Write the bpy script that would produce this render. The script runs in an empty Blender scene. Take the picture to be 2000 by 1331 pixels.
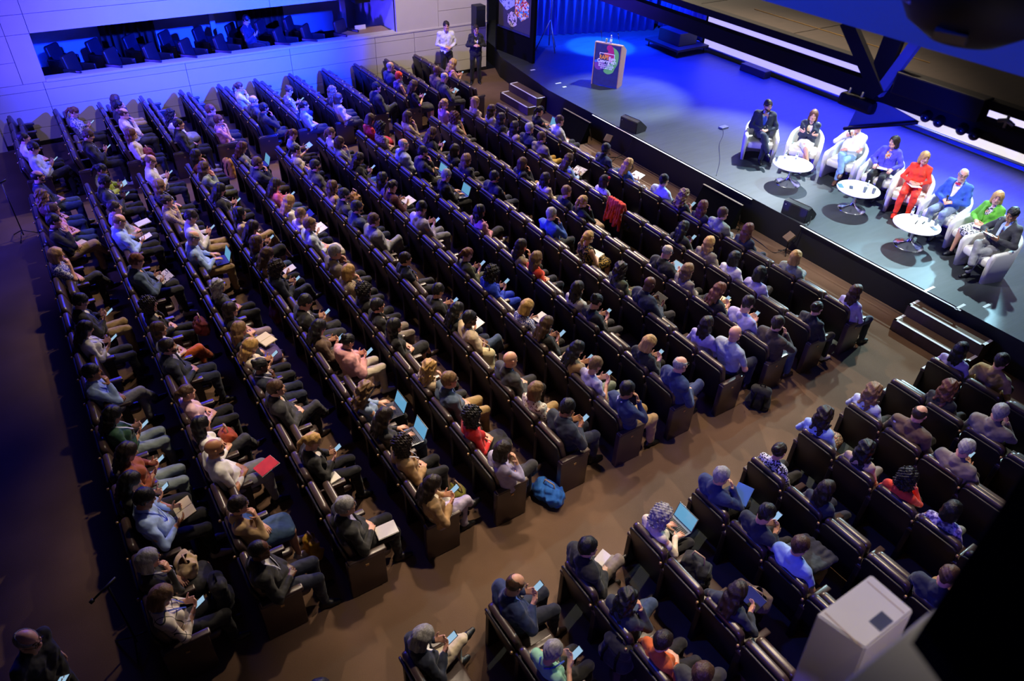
import bpy, bmesh, math, random
import numpy as np
from mathutils import Matrix, Vector
S = bpy.context.scene
C = S.collection
# ---------------------------------------------------------------- camera: on the balcony, looking down across the hall
cam = bpy.data.cameras.new('camera'); cam_o = bpy.data.objects.new('camera', cam); C.objects.link(cam_o)
cam.sensor_width = 36; cam.lens = 1420.06 / 2000 * 36; cam.clip_start = .05; cam.clip_end = 200
mw = Matrix(((.8383, .3122, -.4469), (-.5442, .5303, -.6502), (.0340, .7883, .6144))).to_4x4()
mw = mw.to_quaternion().to_matrix().to_4x4(); mw.translation = (0, 0, 7.8); cam_o.matrix_world = mw
cam.dof.use_dof = True; cam.dof.focus_distance = 13.0; cam.dof.aperture_fstop = 2.0
S.camera = cam_o
# ---------------------------------------------------------------- darkness, then the hall's lamps and a few added fills
W = bpy.data.worlds.new('hall_dark'); S.world = W; W.use_nodes = True
W.node_tree.nodes['Background'].inputs[0].default_value = (.30, .28, .50, 1); W.node_tree.nodes['Background'].inputs[1].default_value = .012
S.view_settings.view_transform = 'Standard'; S.view_settings.look = 'None'; S.view_settings.gamma = 1; S.view_settings.use_curve_mapping = False
S.view_settings.exposure = 0.0

def spot(name, loc, aim, watts, col, size=60, blend=.5, radius=.12):
    l = bpy.data.lights.new(name, 'SPOT'); l.energy = watts; l.color = col; l.spot_size = math.radians(size); l.spot_blend = blend; l.shadow_soft_size = radius
    o = bpy.data.objects.new(name, l); C.objects.link(o); o.location = loc
    o.rotation_euler = (Vector(aim) - Vector(loc)).to_track_quat('-Z', 'Y').to_euler(); return o
def area(name, loc, aim, watts, col, sx, sy):
    l = bpy.data.lights.new(name, 'AREA'); l.energy = watts; l.color = col; l.shape = 'RECTANGLE'; l.size = sx; l.size_y = sy
    o = bpy.data.objects.new(name, l); C.objects.link(o); o.location = loc
    o.rotation_euler = (Vector(aim) - Vector(loc)).to_track_quat('-Z', 'Y').to_euler(); return o
WARM = (1.0, .79, .57)
for lx, ly, lw in ((4.8, 8.5, 3000), (4.8, 14.0, 3000), (4.6, 19.5, 2000), (8.8, 8.5, 3000), (8.8, 14.0, 3200), (4.0, 9.0, 2300), (3.8, 14.5, 2000), (8.8, 19.5, 2600), (12.4, 8.0, 2600), (12.4, 14.0, 3000), (12.4, 19.0, 2600), (8.6, 4.2, 3200), (5.4, 4.4, 2900)):
    spot('house_downlight', (lx, ly, 10.4), (lx - 2.0, ly - 1.6, .6), lw * .76, WARM, 43, .8, .16)
spot('house_light_front', (13.5, 19.5, 9.5), (5.0, 12.0, .8), 5500, WARM, 74, .7, .10)
spot('house_light_near', (11.0, 15.0, 10.0), (5.0, 3.5, .6), 4500, WARM, 56, .7, .10)
spot('house_light_far', (8.5, 14.5, 10.5), (11.5, 21.0, 1.5), 4200, (1, .84, .66), 36, .8, .2)
spot('blue_wash_rear', (-15.0, 16.8, 3.9), (2.0, 17.0, 9.9), 42000, (.05, .028, 1.0), 66, .10, .35)
spot('blue_wash_wall', (-6.0, 11.0, 9.0), (1.5, 18.5, 1.5), 4200, (.12, .09, 1.0), 58, .6, .3)
spot('blue_wash_side', (-5.0, -5.0, 6.0), (6.5, .5, 1.0), 2600, (.16, .10, 1.0), 44, .6, .2)
spot('panel_front_light', (8.2, 8.6, 9.3), (14.9, 7.2, 1.3), 4700, (1.0, .96, .92), 40, .5, .15)
spot('panel_back_light', (19.0, 9.0, 8.0), (13.2, 6.2, .65), 6200, (.58, .90, 1.0), 62, .5, .12)
spot('panel_side_light', (15.0, 2.0, 9.0), (14.6, 7.6, 1.0), 2600, (.86, .95, 1.0), 44, .5, .12)
spot('stage_floor_light', (18.9, 6.4, 4.6), (10.6, 5.0, 0), 3300, (.42, .82, 1.0), 25, .25, .10)
spot('lectern_light', (17.5, 15.2, 9.0), (14.1, 15.5, .65), 9500, (.72, .90, 1.0), 28, .6, .1)
spot('lectern_front_light', (6.0, 16.0, 9.0), (14.2, 16.3, 1.2), 4200, (1, .94, .90), 13, .6, .1)
spot('tripod_light', (14.75, 20.0, 3.2), (14.5, 19.8, .65), 700, (.75, .92, 1.0), 30, .4, .05)
spot('balcony_added_fill', (2.4, 3.6, 9.9), (1.85, .35, 5.8), 620, (1, .90, .80), 26, .6, .2)  # added fill, brightens the balcony ledge and projector housing
spot('barn_door_added_blue', (3.3, 1.6, 6.1), (5.2, 2.9, 5.9), 260, (.005, .02, 1.0), 34, .5, .05)  # added spot that only turns the lantern's barn door blue
spot('stage_mid_light', (18.8, 12.5, 8.5), (13.6, 11.5, .65), 11500, (.80, .90, 1.0), 40, .6, .1)
area('stage_blue_wash', (19.25, 11.0, 8.0), (18.1, 10.8, .65), 4000, (.002, .014, 1.0), 17, .5).data.spread = math.radians(50)
spot('curtain_blue', (15.5, 17.5, 6.5), (17.5, 21.0, 1.6), 30000, (.004, .05, 1.0), 60, .5, .1)
spot('stage_blue_pool', (17.5, 20.0, 6.0), (16.6, 19.6, .65), 9000, (.02, .36, 1.0), 26, .35, .08)
spot('fascia_blue', (0.5, 4.5, 9.6), (3.4, 3.2, 7.3), 900, (.012, .06, 1.0), 80, .6, .2)
spot('box_blue', (8.0, 13.0, 5.4), (4.0, 23.0, 1.2), 60000, (.003, .02, 1.0), 54, .9, .1)
area('seat_top_added_blue', (3.0, 20.8, 6.8), (4.5, 11, .9), 1200, (.03, .035, 1.0), 7, .6)  # added unseen area light, puts a blue sheen on the seat tops
spot('wall_added_warm', (3.5, 12.5, 10.5), (2.6, 20.9, .3), 1200, (1, .80, .50), 40, .9, .2)  # added warm spot, tints the low wall where seats block the blue

# ---------------------------------------------------------------- procedural materials
M = {}
def lin(h):
    c = [int(h[i:i + 2], 16) / 255 for i in (0, 2, 4)]
    return tuple(x / 12.92 if x <= .04045 else ((x + .055) / 1.055) ** 2.4 for x in c) + (1,)

def mat(name, col=None, rough=.6, metal=0., spec=.5, noise=0., nscale=8., bump=0., bscale=60., bdist=.01, objcol=False, emit=None, estr=1., alpha=None, sheen=0., coords='Object', stretch=(1, 1, 1)):
    m = bpy.data.materials.new(name); m.use_nodes = True; nt = m.node_tree; N = nt.nodes; L = nt.links
    b = N['Principled BSDF']
    b.inputs['Roughness'].default_value = rough; b.inputs['Metallic'].default_value = metal
    b.inputs['Specular IOR Level'].default_value = spec
    if sheen: b.inputs['Sheen Weight'].default_value = sheen
    tc = N.new('ShaderNodeTexCoord'); mp = N.new('ShaderNodeMapping'); mp.inputs['Scale'].default_value = stretch
    L.new(tc.outputs[coords], mp.inputs['Vector'])
    src = None
    if objcol:
        oi = N.new('ShaderNodeObjectInfo'); src = oi.outputs['Color']
    elif col is not None:
        b.inputs['Base Color'].default_value = lin(col)
    if noise:
        nz = N.new('ShaderNodeTexNoise'); nz.inputs['Scale'].default_value = nscale; nz.inputs['Detail'].default_value = 5
        L.new(mp.outputs['Vector'], nz.inputs['Vector'])
        mr = N.new('ShaderNodeMapRange'); mr.inputs['To Min'].default_value = 1 - noise; mr.inputs['To Max'].default_value = 1 + noise
        mr.inputs['From Min'].default_value = .25; mr.inputs['From Max'].default_value = .75
        L.new(nz.outputs['Fac'], mr.inputs['Value'])
        mx = N.new('ShaderNodeVectorMath'); mx.operation = 'SCALE'
        if src is not None: L.new(src, mx.inputs[0])
        else: mx.inputs[0].default_value = lin(col)[:3]
        L.new(mr.outputs['Result'], mx.inputs['Scale']); src = mx.outputs['Vector']
    if src is not None: L.new(src, b.inputs['Base Color'])
    if bump:
        n2 = N.new('ShaderNodeTexNoise'); n2.inputs['Scale'].default_value = bscale; n2.inputs['Detail'].default_value = 1.2 if bdist > .02 else 4
        L.new(mp.outputs['Vector'], n2.inputs['Vector'])
        bp = N.new('ShaderNodeBump'); bp.inputs['Strength'].default_value = bump; bp.inputs['Distance'].default_value = bdist
        L.new(n2.outputs['Fac'], bp.inputs['Height']); L.new(bp.outputs['Normal'], b.inputs['Normal'])
    if emit:
        b.inputs['Emission Color'].default_value = lin(emit); b.inputs['Emission Strength'].default_value = estr
    M[name] = m
    return m

def mat_pattern(name, base, spots, scale=40, thr=.5, kind='noise', rough=.75):
    """printed cloth: blotches, dots or a window-pane check in a second colour"""
    m = bpy.data.materials.new(name); m.use_nodes = True; nt = m.node_tree; N = nt.nodes; L = nt.links
    b = N['Principled BSDF']; b.inputs['Roughness'].default_value = rough
    tc = N.new('ShaderNodeTexCoord'); cr = N.new('ShaderNodeValToRGB'); cr.color_ramp.interpolation = 'CONSTANT'
    if kind == 'noise':
        t = N.new('ShaderNodeTexNoise'); t.inputs['Scale'].default_value = scale; t.inputs['Detail'].default_value = 1; out = t.outputs['Fac']; L.new(tc.outputs['Object'], t.inputs['Vector'])
    elif kind == 'cellcolor':
        t = N.new('ShaderNodeTexVoronoi'); t.inputs['Scale'].default_value = scale; L.new(tc.outputs['Object'], t.inputs['Vector']); sc_ = N.new('ShaderNodeSeparateColor'); L.new(t.outputs['Color'], sc_.inputs['Color']); out = sc_.outputs[0]
    elif kind == 'cells':
        t = N.new('ShaderNodeTexVoronoi'); t.inputs['Scale'].default_value = scale; out = t.outputs['Distance']; L.new(tc.outputs['Object'], t.inputs['Vector'])
    else:
        mp = N.new('ShaderNodeMapping'); mp.inputs['Rotation'].default_value = (0, .5, .4); L.new(tc.outputs['Object'], mp.inputs['Vector'])
        sp = N.new('ShaderNodeSeparateXYZ'); L.new(mp.outputs['Vector'], sp.inputs['Vector']); o = []
        for ax in 'YZ':
            a = N.new('ShaderNodeMath'); a.operation = 'MULTIPLY'; a.inputs[1].default_value = scale; L.new(sp.outputs[ax], a.inputs[0])
            f = N.new('ShaderNodeMath'); f.operation = 'FRACT'; L.new(a.outputs[0], f.inputs[0]); o.append(f)
        t = N.new('ShaderNodeMath'); t.operation = 'MINIMUM'; L.new(o[0].outputs[0], t.inputs[0]); L.new(o[1].outputs[0], t.inputs[1]); out = t.outputs[0]
    L.new(out, cr.inputs['Fac']); e = cr.color_ramp.elements
    e[0].position = 0; e[0].color = lin(spots[0]); e[1].position = thr; e[1].color = lin(base)
    for i, s in enumerate(spots[1:]):
        q = e.new(thr + (.1 if kind != 'cellcolor' else .17) * (i + 1)); q.color = lin(s)
    L.new(cr.outputs['Color'], b.inputs['Base Color']); M[name] = m; return m

mat('skin', objcol=True, rough=.48, noise=.06, nscale=30, bump=.05, bscale=150)
mat('lips', 'a8665a', rough=.4); mat('eye_white', 'c9c4bc', rough=.25); mat('pupil', '1c120c', rough=.2); mat('brow', '3a281c', rough=.8)
mat('cloth', objcol=True, rough=.82, noise=.10, nscale=14, bump=.55, bscale=12, sheen=.1, bdist=.035)
mat('satin', objcol=True, rough=.5); mat('leather', objcol=True, rough=.42, bump=.08, bscale=90)
mat('hair', objcol=True, rough=.5, spec=.4, noise=.35, nscale=45, bump=.7, bscale=70, stretch=(1, 1, .15))
mat('paper', 'e8e4da', rough=.7, noise=.04, nscale=30); mat('dark_plastic', '0b0b0d', rough=.35)
mat_pattern('floralblue', 'd8d4da', ['38407e', '38407e'], 34, .42); mat_pattern('leopard', 'b9a588', ['2c1e14'], 60, .34, 'cells')
mat_pattern('leopard2', 'd9d5d8', ['141216'], 42, .47); mat_pattern('pattern', 'b9ab8c', ['231d20', '6b2f2a'], 42, .45)
mat_pattern('spotted', 'd6cfc0', ['16141a'], 13, .2, 'cells'); mat_pattern('goldfloral', '151210', ['a8893a'], 32, .46)
mat_pattern('lace', '0d0c0d', ['3b3230'], 90, .4); mat_pattern('lace2', 'cfc8be', ['8d8780'], 90, .4)
mat_pattern('check', 'ddd3c4', ['1d1c1e'], 7.5, .055, 'grid'); mat_pattern('lilacprint', 'a79bc4', ['d8cfe0', '5a4a80'], 26, .45); mat_pattern('floralbrown', 'd5cab8', ['6a3f2c'], 36, .40)
mat_pattern('scarf', 'e0c060', ['b04038', '6a4a9a', 'e8e0d0'], 24, .42)
PATTERNS = ('floralblue', 'leopard', 'leopard2', 'pattern', 'spotted', 'goldfloral', 'lace', 'lace2', 'check', 'lilacprint', 'floralbrown', 'scarf')
COL = dict(white='d9d6d2', paleblue='b8c2d4', black='121214', darkgrey='2a2a2d', cream='d6c8ae', beige='b9a284', navy='171e33', lightblue='94aede', lime='a8b834', jeans='30435f', jeanslight='7d8c8e',
    grey='86868a', charcoal='2b2b30', rust='8a4326', sage='8a9686', olive='44462e', khaki='a68a58', maroon='4a1520', pink='cf8fa8', rose='cc5f80', purple='4d3a72', denim='3a4c66', denimlight='8fa6c6',
    darkblue='1c2c58', blue='2f55a8', royal='1238c0', lilac='a9a0c6', taupe='7c7064', bluegrey='9aa2b4', brown='5c4636', darkbrown='33261e', mustard='b08a34', tan='a5835a', red='c4161c',
    orange='c2571c', orangered='e0401c', palepink='d6b0bc', mauve='96808a', pinkpuffer='d79a9a', greygreen='84897c', slate='46566c', green='12402c', trench='b49468', denimskirt='3c5878', palelilac='b5aac4',
    mint='8cc2a4', violetblue='4a44c8', brightgreen='5fae2c', vividred='f0381a', softwhite='e6e2da', greyblue='7d8aa6', lightjeans='7fa0c4')
HAIRC = dict(bk='0d0b0b', db='20150f', br='46301f', lb='765a3a', bl='b18a4e', rd='5e3620', gy='8c8a88', wh='c8c4bc', **{'or': 'd23a14'})
SKIN = dict(l='d19c80', m='ab7650', d='5a3826')

# ---------------------------------------------------------------- surfaces grown from blended volumes
def V(*a): return np.array(a, dtype=np.float64)
def nrm(v):
    v = np.asarray(v, float); return v / (np.linalg.norm(v) + 1e-12)

class Vol:
    """a signed distance grid: tapered limbs and ellipsoids blended into one watertight skin"""
    def __init__(s, lo, hi, h):
        s.lo = np.array(lo, float); s.h = h
        s.n = np.ceil((np.array(hi, float) - s.lo) / h).astype(int) + 1
        s.d = np.full(s.n, 0.3, np.float32)
    def _win(s, lo, hi):
        i0 = np.maximum(np.floor((lo - s.lo) / s.h).astype(int), 0)
        i1 = np.minimum(np.ceil((hi - s.lo) / s.h).astype(int) + 1, s.n)
        if np.any(i1 <= i0): return None
        ax = [(s.lo[i] + s.h * np.arange(i0[i], i1[i])).astype(np.float32) for i in range(3)]
        return (slice(i0[0], i1[0]), slice(i0[1], i1[1]), slice(i0[2], i1[2])), ax[0][:, None, None], ax[1][None, :, None], ax[2][None, None, :]
    def _mix(s, sl, f, k, sub):
        g = s.d[sl]
        if sub:
            f = -f
            hh = np.maximum(k - np.abs(g - f), 0) / k
            s.d[sl] = np.maximum(g, f) + hh * hh * k * .25
        else:
            hh = np.maximum(k - np.abs(g - f), 0) / k
            s.d[sl] = np.minimum(g, f) - hh * hh * k * .25
    def cone(s, a, b, ra, rb, k=.02, sub=False):
        a = np.asarray(a, float); b = np.asarray(b, float)
        m = max(ra, rb) + k + 3 * s.h
        w = s._win(np.minimum(a, b) - m, np.maximum(a, b) + m)
        if w is None: return
        sl, x, y, z = w
        ab = b - a; L2 = float(ab @ ab) + 1e-9
        px, py, pz = x - np.float32(a[0]), y - np.float32(a[1]), z - np.float32(a[2])
        t = np.clip((px * np.float32(ab[0]) + py * np.float32(ab[1]) + pz * np.float32(ab[2])) / np.float32(L2), 0, 1)
        f = np.sqrt((px - t * np.float32(ab[0])) ** 2 + (py - t * np.float32(ab[1])) ** 2 + (pz - t * np.float32(ab[2])) ** 2) - (np.float32(ra) + t * np.float32(rb - ra))
        s._mix(sl, f, k, sub)
    def ell(s, c, r, R=None, k=.02, sub=False):
        c = np.asarray(c, float); r = np.asarray(r, float)
        m = r.max() + k + 3 * s.h
        w = s._win(c - m, c + m)
        if w is None: return
        sl, x, y, z = w
        p = [x - np.float32(c[0]), y - np.float32(c[1]), z - np.float32(c[2])]
        if R is None: q = p
        else: q = [p[0] * np.float32(R[0, i]) + p[1] * np.float32(R[1, i]) + p[2] * np.float32(R[2, i]) for i in range(3)]
        k0 = np.sqrt(sum((q[i] / np.float32(r[i])) ** 2 for i in range(3)))
        k1 = np.sqrt(sum((q[i] / np.float32(r[i] ** 2)) ** 2 for i in range(3))) + 1e-4
        s._mix(sl, k0 * (k0 - 1) / k1, k, sub)
    def plane(s, p, n, k=.004):
        """cut away everything on the side the normal points to"""
        n = nrm(n); c = float(np.dot(n, p))
        ax = [(s.lo[i] + s.h * np.arange(s.n[i])).astype(np.float32) for i in range(3)]
        f = ax[0][:, None, None] * np.float32(n[0]) + ax[1][None, :, None] * np.float32(n[1]) + ax[2][None, None, :] * np.float32(n[2]) - np.float32(c)
        s.d = np.maximum(s.d, f)
    def ripple(s, amp, freq, seed=0):
        rs = random.Random(seed)
        ax = [(s.lo[i] + s.h * np.arange(s.n[i])).astype(np.float32) for i in range(3)]
        x, y, z = ax[0][:, None, None], ax[1][None, :, None], ax[2][None, None, :]
        o = 0
        for q in range(3):
            v = [rs.uniform(-1, 1) * freq for _ in range(3)]
            u = [rs.uniform(-1, 1) * freq for _ in range(3)]
            o = o + np.sin(x * v[0] + y * v[1] + z * v[2] + rs.uniform(0, 6) + 1.3 * np.sin(x * u[0] + y * u[1] + z * u[2]))
        s.d = s.d + np.float32(amp / 3) * o.astype(np.float32)
    def mesh(s):
        d = s.d; h = s.h
        ins = d < 0
        c = [ins[i:d.shape[0] - 1 + i, j:d.shape[1] - 1 + j, k:d.shape[2] - 1 + k] for i in (0, 1) for j in (0, 1) for k in (0, 1)]
        anyi = np.zeros_like(c[0]); alli = np.ones_like(c[0])
        for q in c: anyi |= q; alli &= q
        I = np.argwhere(anyi & ~alli)
        idx = np.full(anyi.shape, -1, np.int32); idx[tuple(I.T)] = np.arange(len(I))
        off = np.array([(i, j, k) for i in (0, 1) for j in (0, 1) for k in (0, 1)])
        val = np.stack([d[tuple((I + o).T)] for o in off], 1)
        P = np.zeros((len(I), 3)); cnt = np.zeros(len(I))
        for a in range(8):
            for b in range(a + 1, 8):
                if np.abs(off[a] - off[b]).sum() != 1: continue
                va, vb = val[:, a], val[:, b]
                m = (va < 0) != (vb < 0)
                t = np.where(m, va / np.where(m, va - vb, 1), 0)
                P += np.where(m[:, None], off[a] + t[:, None] * (off[b] - off[a]), 0); cnt += m
        verts = s.lo + h * (I + P / cnt[:, None])
        quads = []
        for ax in range(3):
            o = [0, 0, 0]; o[ax] = 1
            sa = tuple(slice(0, d.shape[i] - (1 if i == ax else 0)) for i in range(3))
            sb = tuple(slice(1 if i == ax else 0, d.shape[i]) for i in range(3))
            A, B = ins[sa], ins[sb]
            E = np.argwhere(A != B)
            u, v = (ax + 1) % 3, (ax + 2) % 3
            lim = np.array(idx.shape)
            ok = (E[:, u] > 0) & (E[:, v] > 0) & (E[:, u] < lim[u]) & (E[:, v] < lim[v]) & (E[:, ax] < lim[ax])
            E = E[ok]
            du = np.zeros(3, int); du[u] = 1; dv = np.zeros(3, int); dv[v] = 1
            q = np.stack([idx[tuple((E - du - dv).T)], idx[tuple((E - dv).T)], idx[tuple(E.T)], idx[tuple((E - du).T)]], 1)
            flip = ~A[tuple(E.T)]
            q[flip] = q[flip][:, ::-1]
            quads.append(q)
        return verts, np.concatenate(quads)

def np_mesh(name, verts, quads, mats, midx=None, smooth=True):
    me = bpy.data.meshes.new(name)
    nv, nq, k = len(verts), len(quads), quads.shape[1]
    me.vertices.add(nv); me.vertices.foreach_set('co', np.asarray(verts, np.float32).ravel())
    me.loops.add(nq * k); me.loops.foreach_set('vertex_index', np.asarray(quads, np.int32).ravel())
    me.polygons.add(nq)
    me.polygons.foreach_set('loop_start', np.arange(nq, dtype=np.int32) * k)
    if midx is not None: me.polygons.foreach_set('material_index', midx.astype(np.int32))
    me.polygons.foreach_set('use_smooth', np.full(nq, smooth))
    for m in mats: me.materials.append(m)
    me.update(calc_edges=True)
    return me

# ---------------------------------------------------------------- people: skeletons, skin, clothes, hair
def rot(ax, a):
    c, s = math.cos(a), math.sin(a)
    return {'x': np.array([[1, 0, 0], [0, c, -s], [0, s, c]]), 'y': np.array([[c, 0, s], [0, 1, 0], [-s, 0, c]]), 'z': np.array([[c, -s, 0], [s, c, 0], [0, 0, 1]])}[ax]

def ik(S, W, l1, l2, pole):
    S, W = np.asarray(S, float), np.asarray(W, float)
    v = W - S; L = min(np.linalg.norm(v), (l1 + l2) * .995); v = nrm(v)
    a = (l1 * l1 - l2 * l2 + L * L) / (2 * L); hh = math.sqrt(max(l1 * l1 - a * a, 1e-6))
    p = np.asarray(pole, float); p = nrm(p - v * (p @ v))
    return S + v * a + p * hh, S + v * L

def hand_spec(W, fwd, palm, curl, spread=.0): return (np.asarray(W, float), nrm(fwd), nrm(palm), curl, spread)

# arm targets per pose: (wrist y for one side mirrored or both), in seat space: origin on the floor under the top of the seat back, +x to the stage
def pose(name, sex):
    """joints of one seated (or standing) body"""
    J = {}
    f = sex == 'w'
    sw = .155 if f else .185
    base = name.rstrip('x') if name not in ('fold',) else name
    legx = name.endswith('x')
    stand = base.startswith('stand')
    O = V(0, 0, 0)
    if stand:
        hipz = .93
        J['pelvis'] = V(0, 0, .95); J['chest'] = V(-.01, 0, 1.29); J['nb'] = V(-.015, 0, 1.46)
        J['head'] = V(.035, 0, 1.64)
        for s, t in ((1, 'L'), (-1, 'R')):
            J['hip' + t] = V(0, s * .09, .90); J['kn' + t] = V(.02, s * .11, .49); J['an' + t] = V(-.03, s * .12, .085)
            J['sh' + t] = V(-.02, s * sw, 1.425)
    else:
        J['pelvis'] = V(.30, 0, .56); J['chest'] = V(.205, 0, .87); J['nb'] = V(.19, 0, 1.01)
        J['head'] = V(.235, 0, 1.185)
        for s, t in ((1, 'L'), (-1, 'R')):
            J['hip' + t] = V(.29, s * .085, .535); J['kn' + t] = V(.71, s * .115, .535); J['an' + t] = V(.73, s * .115, .10)
            J['sh' + t] = V(.195, s * sw, .965)
        if legx:
            J['knR'] = V(.70, .005, .655); J['anR'] = V(.84, .17, .33); J['knL'] = V(.70, .09, .52); J['anL'] = V(.70, .07, .10)
    HP = {'lap': (0, 0), 'ph': (.42, 0), 'chin': (.10, .05), 'type': (.36, 0), 'typec': (.25, 0), 'fold': (.03, 0), 'read': (.40, .05), 'rest': (-.02, 0),
          'standlap': (0, -.1), 'standph': (.12, 0), 'standhold': (.08, .1), 'mic': (.0, .5), 'panel': (.05, -.5), 'panelr': (.1, .5), 'panelw': (.3, .1)}[base]
    J['HR'] = rot('z', HP[1]) @ rot('y', HP[0])
    J['head'] = J['head'] + V(.06 * math.sin(HP[0]), 0, -.05 * (1 - math.cos(HP[0])))
    d = J['nb'] - V(.19, 0, 1.01)
    A = {}
    def arm(t, W, pole, fwd, palm, curl, spread=0):
        A[t] = (V(*W) + (d if stand else 0), V(*pole), V(*fwd), V(*palm), curl, spread)
    if base in ('lap', 'standlap', 'standhold'):
        arm('L', (.43, .10, .69) if not stand else (.34, .08, .62), (-.3, .8, -.6), (.55, -.75, -.15), (-.2, -.3, -.9), .8)
        arm('R', (.44, -.09, .695) if not stand else (.35, -.07, .64), (-.3, -.8, -.6), (.55, .8, -.1), (-.2, .3, -.9), .8)
        if base == 'standhold':
            arm('L', (.40, .09, .74), (-.4, .8, -.6), (.6, -.7, .2), (-.3, -.5, -.6), .7)
            arm('R', (.41, -.08, .75), (-.4, -.8, -.6), (.6, .7, .2), (-.3, .5, -.6), .7)
    elif base in ('ph', 'standph'):
        arm('L', (.44, .085, .80), (-.3, .8, -.6), (.6, -.55, .45), (-.5, -.4, .55), .85)
        arm('R', (.44, -.085, .79), (-.3, -.8, -.6), (.6, .5, .45), (-.5, .4, .55), .85)
        if stand:
            arm('L', (.10, .27, .50), (-.8, .3, 0), (.2, 0, -1), (0, -1, 0), .5)
            arm('R', (.46, -.20, .80), (-.4, -.8, -.5), (.75, .3, .45), (-.4, .5, .6), .85)
    elif base == 'chin':
        arm('R', (.375, -.10, .985), (.4, -.5, -.9), (-.10, .30, .9), (-.8, .5, .1), 1.1)
        arm('L', (.42, .02, .70), (-.2, .9, -.5), (.35, -.9, 0), (-.1, 0, -1), .6)
    elif base in ('type', 'typec'):
        arm('L', (.47, .10, .755), (-.3, .9, -.5), (.95, -.15, -.1), (0, 0, -1), .45, .1)
        arm('R', (.47, -.10, .755), (-.3, -.9, -.5), (.95, .15, -.1), (0, 0, -1), .45, .1)
        if base == 'typec': arm('R', (.375, -.10, .985), (.4, -.5, -.9), (-.10, .30, .9), (-.8, .5, .1), 1.1)
    elif base == 'fold':
        arm('L', (.385, -.07, .80), (.1, .9, -.5), (-.1, -.9, .25), (-.9, .1, 0), .5)
        arm('R', (.40, .07, .775), (.1, -.9, -.5), (-.05, .9, .15), (-.9, -.1, 0), .5)
    elif base in ('read', 'panelw'):
        arm('L', (.45, .14, .76), (-.3, .9, -.5), (.7, -.4, .25), (-.1, -.7, .5), .9)
        arm('R', (.45, -.14, .76), (-.3, -.9, -.5), (.7, .4, .25), (-.1, .7, .5), .9)
    elif base in ('rest', 'panel'):
        arm('L', (.46, .21, .69), (-.4, .8, -.6), (.9, -.2, -.35), (0, -.2, -1), .5)
        arm('R', (.45, -.16, .70), (-.4, -.8, -.6), (.9, .25, -.3), (0, .2, -1), .5)
    elif base == 'panelr':
        arm('L', (.44, .10, .70), (-.3, .8, -.6), (.6, -.7, -.1), (-.2, -.3, -.9), .8)
        arm('R', (.45, -.08, .71), (-.3, -.8, -.6), (.6, .75, -.1), (-.2, .3, -.9), .9)
    elif base == 'mic':
        arm('R', (.36, -.14, .96), (.2, -.8, -.8), (.1, .7, .55), (-.9, .2, .2), 1.3)
        arm('L', (.45, .02, .71), (-.3, .8, -.6), (.5, -.8, -.1), (-.2, -.3, -.9), .8)
    l1, l2 = (.275, .24) if f else (.295, .255)
    for t in 'LR':
        W, pole, fwd, palm, curl, sp = A[t]
        J['el' + t], J['wr' + t] = ik(J['sh' + t], W, l1, l2, pole)
        J['hand' + t] = hand_spec(J['wr' + t], fwd, palm, curl, sp)
    J['stand'] = stand; J['legx'] = legx; J['f'] = f; J['base'] = base
    return J

def hand(v, H, side, g=0., k=.008):
    """palm, four unequal bent fingers and a thumb leaving the side of the palm"""
    W, fw, pl, curl, sp = H
    lat = np.cross(pl, fw) * side; lat = nrm(lat); pl = nrm(np.cross(fw, lat) * side); 
    if pl @ H[2] < 0: pl = -pl
    for q in (-.027, -.009, .009, .027):
        v.cone(W + lat * q * .55 + fw * .005, W + fw * .088 + lat * q, .0155 + g, .0125 + g, k=.012)
    for i, (q, L) in enumerate(((.030, .066), (.010, .076), (-.010, .071), (-.030, .056))):
        p = W + fw * .090 + lat * q; dr = nrm(fw + lat * q * (2 + sp * 30)); a = curl * (.30 + .05 * i)
        r = .0092
        for seg, fr in enumerate((.44, .32, .24)):
            dr = nrm(dr * math.cos(a) + pl * math.sin(a)); p2 = p + dr * L * fr
            v.cone(p, p2, r + g, r - .001 + g, k=.004); p = p2; r -= .0009; a = curl * .62
    p = W + fw * .022 + lat * .028; dr = nrm(fw * .62 + lat * .75 + pl * .25)
    p2 = p + dr * .042; v.cone(p, p2, .0135 + g, .011 + g, k=.01)
    dr = nrm(dr + fw * .5 + pl * .35 * curl); v.cone(p2, p2 + dr * .034, .0108 + g, .0085 + g, k=.004)

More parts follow.
